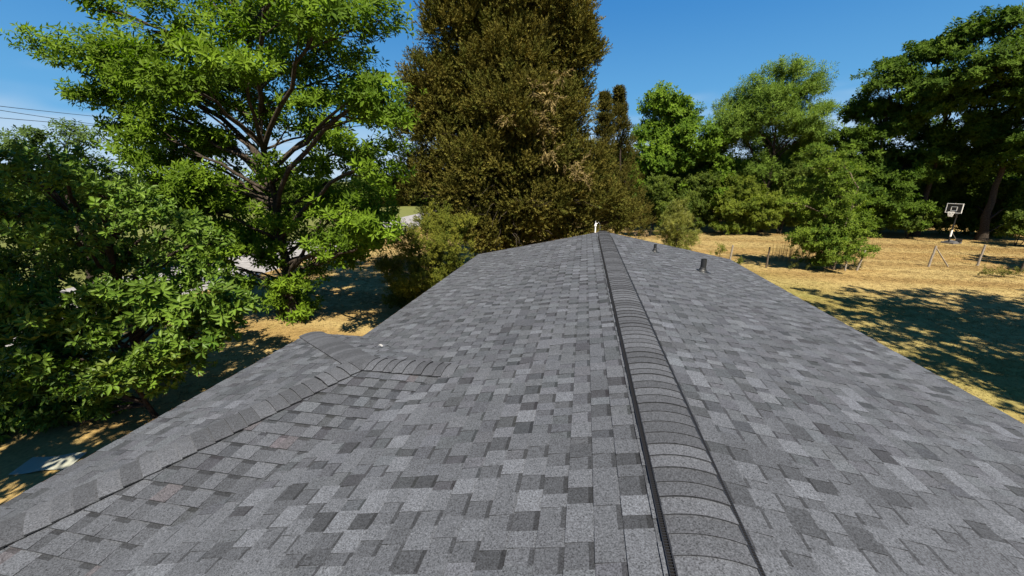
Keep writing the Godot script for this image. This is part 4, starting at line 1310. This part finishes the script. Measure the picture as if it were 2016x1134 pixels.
# ---------------------------------------------------------------- things in the yard
func make_hoop() -> void:
	var t := thing("basketball_hoop", "portable basketball hoop with white framed dark backboard at the field's far side", "basketball hoop", Vector3(26.5, 0, -33.6), "", 0.0)
	t.rotation.y = -1.1
	t.scale = Vector3.ONE * 0.93
	# local +z faces the players; the base sits behind the pole
	var pole := Soup.new()
	pole.tube([Vector3(0, 0.1, 0), Vector3(0.0, 1.25, 0.0)], [0.055, 0.05], 10)
	pole.tube([Vector3(0, 1.25, 0), Vector3(0, 2.3, 0.0)], [0.048, 0.048], 10)
	put("pole", pole.mesh(), M.vent_black, t)
	var sleeve := Soup.new()
	sleeve.tube([Vector3(0, 0.55, 0), Vector3(0, 1.05, 0)], [0.062, 0.062], 10)
	put("pole_sleeve", sleeve.mesh(), M.white, t)
	var arms := Soup.new()
	for y in [2.25, 2.05]:
		for x in [-0.08, 0.08]:
			arms.tube([Vector3(x, y, 0), Vector3(x, y + 0.35, 0.5)], [0.018, 0.018], 6)
	put("bracket", arms.mesh(), M.vent_black, t)
	var tank := Soup.new()
	tank.box(Vector3(0, 0.06, -0.35), Vector3(0.75, 0.12, 1.05))
	tank.box(Vector3(0, 0.15, -0.45), Vector3(0.6, 0.07, 0.75))
	put("base_tank", tank.mesh(), plain(0.10, 0.10, 0.105, 0.6), t)
	var brace := Soup.new()
	for x in [-0.22, 0.22]:
		brace.tube([Vector3(x, 0.16, -0.6), Vector3(x * 0.2, 0.85, -0.02)], [0.016, 0.016], 6)
	put("brace", brace.mesh(), M.metal_grey, t)
	var weight := Soup.new()
	weight.box(Vector3(0.28, 0.27, -0.62), Vector3(0.34, 0.2, 0.3), Basis(Vector3.UP, 0.3))
	put("weight_block", weight.mesh(), M.vent_black, t)
	var board := Soup.new()
	board.box(Vector3(0, 2.75, 0.52), Vector3(0.9, 0.68, 0.03))
	var bo := put("backboard", board.mesh(), plain(0.018, 0.02, 0.024, 0.25), t)
	var frame := Soup.new()
	for y in [2.75 - 0.34, 2.75 + 0.34]:
		frame.box(Vector3(0, y, 0.525), Vector3(0.95, 0.04, 0.05))
	for x in [-0.455, 0.455]:
		frame.box(Vector3(x, 2.75, 0.525), Vector3(0.04, 0.638, 0.05))
	put("frame", frame.mesh(), M.white, bo)
	var square := Soup.new()
	for y in [2.56, 2.86]:
		square.box(Vector3(0, y, 0.54), Vector3(0.36, 0.03, 0.012))
	for x in [-0.165, 0.165]:
		square.box(Vector3(x, 2.71, 0.54), Vector3(0.04, 0.26, 0.012))
	put("target_square", square.mesh(), M.white, bo)
	var rim := Soup.new()
	var ring := []
	var rr := []
	for k in 21:
		var a := TAU * k / 20
		ring.append(Vector3(cos(a) * 0.19, 2.47, 0.54 + 0.22 + sin(a) * 0.19))
		rr.append(0.012)
	rim.tube(ring, rr, 6, Color.WHITE, false)
	rim.box(Vector3(0, 2.46, 0.56), Vector3(0.14, 0.06, 0.06))
	put("rim", rim.mesh(), plain(0.6, 0.58, 0.55, 0.5), t)
	var net := Soup.new()
	for k in 12:
		for s in [-1, 1]:
			var pts := []
			var ra := []
			for j in 5:
				var a: float = TAU * (k + s * j * 0.5) / 12
				var w := lerpf(0.185, 0.11, j / 4.0)
				pts.append(Vector3(cos(a) * w, 2.46 - 0.085 * j, 0.76 + sin(a) * w))
				ra.append(0.011)
			net.tube(pts, ra, 3, Color.WHITE, false)
	put("net", net.mesh(), M.white, t)


func post(called: String, label: String, at: Vector3, tall: float, r: float, mat: Material, tilt: Vector3) -> Node3D:
	var t := thing(called, label, "post", at, "old fence posts in the field")
	var s := Soup.new()
	var pts := []
	var rad := []
	for i in 6:
		var k := i / 5.0
		pts.append(tilt * k * tall + Vector3(0, tall * k - (0.06 if i == 0 else 0.0), 0) + rv() * r * 0.15)
		rad.append(r * lerpf(1.08, 0.92, k))
	s.tube(pts, rad, 8)
	put("shaft", s.mesh(), mat, t)
	return t


func make_yard() -> void:
	rng.seed = 500
	make_hoop()
	post("fence_post", "thin grey wooden post standing between the eave and the field tree", Vector3(9.99, 0, -22.93), 1.15, 0.045, M.wood_post, Vector3(0.01, 0, 0))
	post("fence_post", "pale post just past the right eave's far corner", Vector3(8.62, 0, -24.38), 0.98, 0.05, M.pale_post, Vector3(0.03, 0, 0))
	post("fence_post", "whitish leaning post between the braced post and the picture's right edge", Vector3(21.54, 0, -25.19), 1.16, 0.05, M.pale_post, Vector3(0.03, 0, 0.02))
	post("fence_post", "dark post cut by the picture's right edge", Vector3(22.4, 0, -23.9), 0.95, 0.06, M.wood_post, Vector3(0.05, 0, 0))
	post("fence_post", "short pale post under the field tree, nearer its trunk", Vector3(13.75, 0, -22.8), 0.75, 0.04, M.pale_post, Vector3(-0.06, 0, 0))
	post("fence_post", "taller pale post under the field tree's overhanging branch", Vector3(14.35, 0, -22.9), 1.1, 0.045, M.pale_post, Vector3(0.16, 0, 0))
	# corner post with a slanting brace
	var b := post("braced_post", "grey corner post with slanting wooden brace, below the basketball hoop", Vector3(18.75, 0, -24.51), 1.15, 0.05, M.pale_post, Vector3(0.06, 0, 0))
	var s := Soup.new()
	s.tube([Vector3(1.05, -0.04, -0.15), Vector3(0.06, 1.08, 0.02)], [0.032, 0.028], 7)
	put("brace", s.mesh(), M.pale_post, b)

	# mast at the far gable
	var m := thing("service_mast", "white mast with small cap standing at the roof's far end", "mast", Vector3(0.36, 0, FAR_Z - 0.35))
	s = Soup.new()
	s.tube([Vector3(0, 0, 0), Vector3(0, 3.42, 0)], [0.022, 0.02], 10)
	s.tube([Vector3(0, 3.42, 0), Vector3(0, 3.57, 0)], [0.009, 0.005], 6)
	put("shaft", s.mesh(), M.white, m)
	s = Soup.new()
	var ring := []
	var rr := []
	for k in 13:
		var a := TAU * k / 12
		ring.append(Vector3(0.02 + cos(a) * 0.028, 3.49, sin(a) * 0.028))
		rr.append(0.013)
	s.tube(ring, rr, 6, Color.WHITE, false)
	s.box(Vector3(0.0, 3.44, 0), Vector3(0.06, 0.06, 0.06))
	put("head", s.mesh(), M.white, m)
	s = Soup.new()
	s.tube([Vector3(0.03, 3.49, 0), Vector3(0.09, 3.53, 0), Vector3(0.13, 3.46, 0), Vector3(0.14, 3.3, 0.0), Vector3(0.12, 2.9, 0.0)], [0.004, 0.004, 0.004, 0.004, 0.004], 5)
	put("lead_wire", s.mesh(), M.metal_grey, m)

	# scrap on the wing
	var scrap := thing("paper_scrap", "small white curled scrap lying on the wing's far slope", "scrap", Vector3(-2.52, 2.73, -4.22))
	s = Soup.new()
	for i in 6:
		var x0 := -0.035 + 0.07 * i / 6.0
		var x1 := -0.035 + 0.07 * (i + 1) / 6.0
		var y0 := 0.02 * sin(PI * i / 6.0)
		var y1 := 0.02 * sin(PI * (i + 1) / 6.0)
		s.quad(Vector3(x0, y0, -0.012), Vector3(x1, y1, -0.012), Vector3(x1, y1, 0.02), Vector3(x0, y0, 0.02), Vector3.UP)
		s.quad(Vector3(x0, y0 + 0.003, -0.012), Vector3(x1, y1 + 0.003, -0.012), Vector3(x1, y1 + 0.003, 0.02), Vector3(x0, y0 + 0.003, 0.02), Vector3.UP)
	put("strip", s.mesh(), plain(0.3, 0.3, 0.3, 0.6), scrap)

	# pale sheet on the ground under the trees
	var sheet := thing("pale_sheet", "pale mint green sheet lying on the ground beside the wing's eave", "sheet", Vector3(-9.1, 0, -4.15), "", 0.35)
	s = Soup.new()
	for i in 12:
		for j in 6:
			var q := []
			for w in [[0, 0], [1, 0], [1, 1], [0, 1]]:
				var x: float = (i + w[0]) * 0.07 - 0.42
				var z: float = (j + w[1]) * 0.07 - 0.21
				q.append(Vector3(x, 0.03 + 0.015 * sin(x * 9.0 + z * 3.0), z))
			s.quad(q[0], q[1], q[2], q[3], Vector3.UP)
	put("panel", s.mesh(), plain(0.27, 0.28, 0.23, 0.7), sheet)

	# power lines
	var lines := [
		[Vector3(-46.0, 13.02, -23.4), Vector3(-41.5, 12.30, -29.3)]]
	for i in WIRES.size():
		var w: Array = WIRES[i]
		var names := ["topmost", "second", "third", "fourth", "fifth", "lowest"]
		var a := Vector3(w[0], w[1], w[2])
		var c := Vector3(w[3], w[4], w[5])
		var o := thing("power_line", "%s of the six thin dark power lines crossing the sky" % names[i], "power line", Vector3((a.x + c.x) * 0.5, 0, (a.z + c.z) * 0.5), "overhead power lines")
		s = Soup.new()
		var pts := []
		var rad := []
		for k in 17:
			var t := k / 16.0
			pts.append(a.lerp(c, t) - Vector3(0, 4.0 * 0.9 * t * (1 - t), 0) - o.position)
			rad.append(0.022)
		s.tube(pts, rad, 5)
		put("cable", s.mesh(), M.wire, o)


const WIRES := [
	[-34.96, 9.24, -11.20, -76.87, 17.61, -84.00],
	[-34.86, 9.53, -11.22, -77.56, 14.48, -83.56],
	[-37.81, 8.73, -9.82, -63.15, 15.35, -89.91],
	[-35.23, 7.68, -12.11, -70.30, 13.75, -88.44],
	[-34.72, 7.53, -12.45, -72.34, 11.93, -87.56],
	[-35.11, 6.83, -12.14, -71.05, 9.75, -88.06],
]


func _ready() -> void:
	make_view()
	make_materials()
	make_ground()
	make_house()
	make_plants()
	make_yard()
	print("copies ", total_copies)
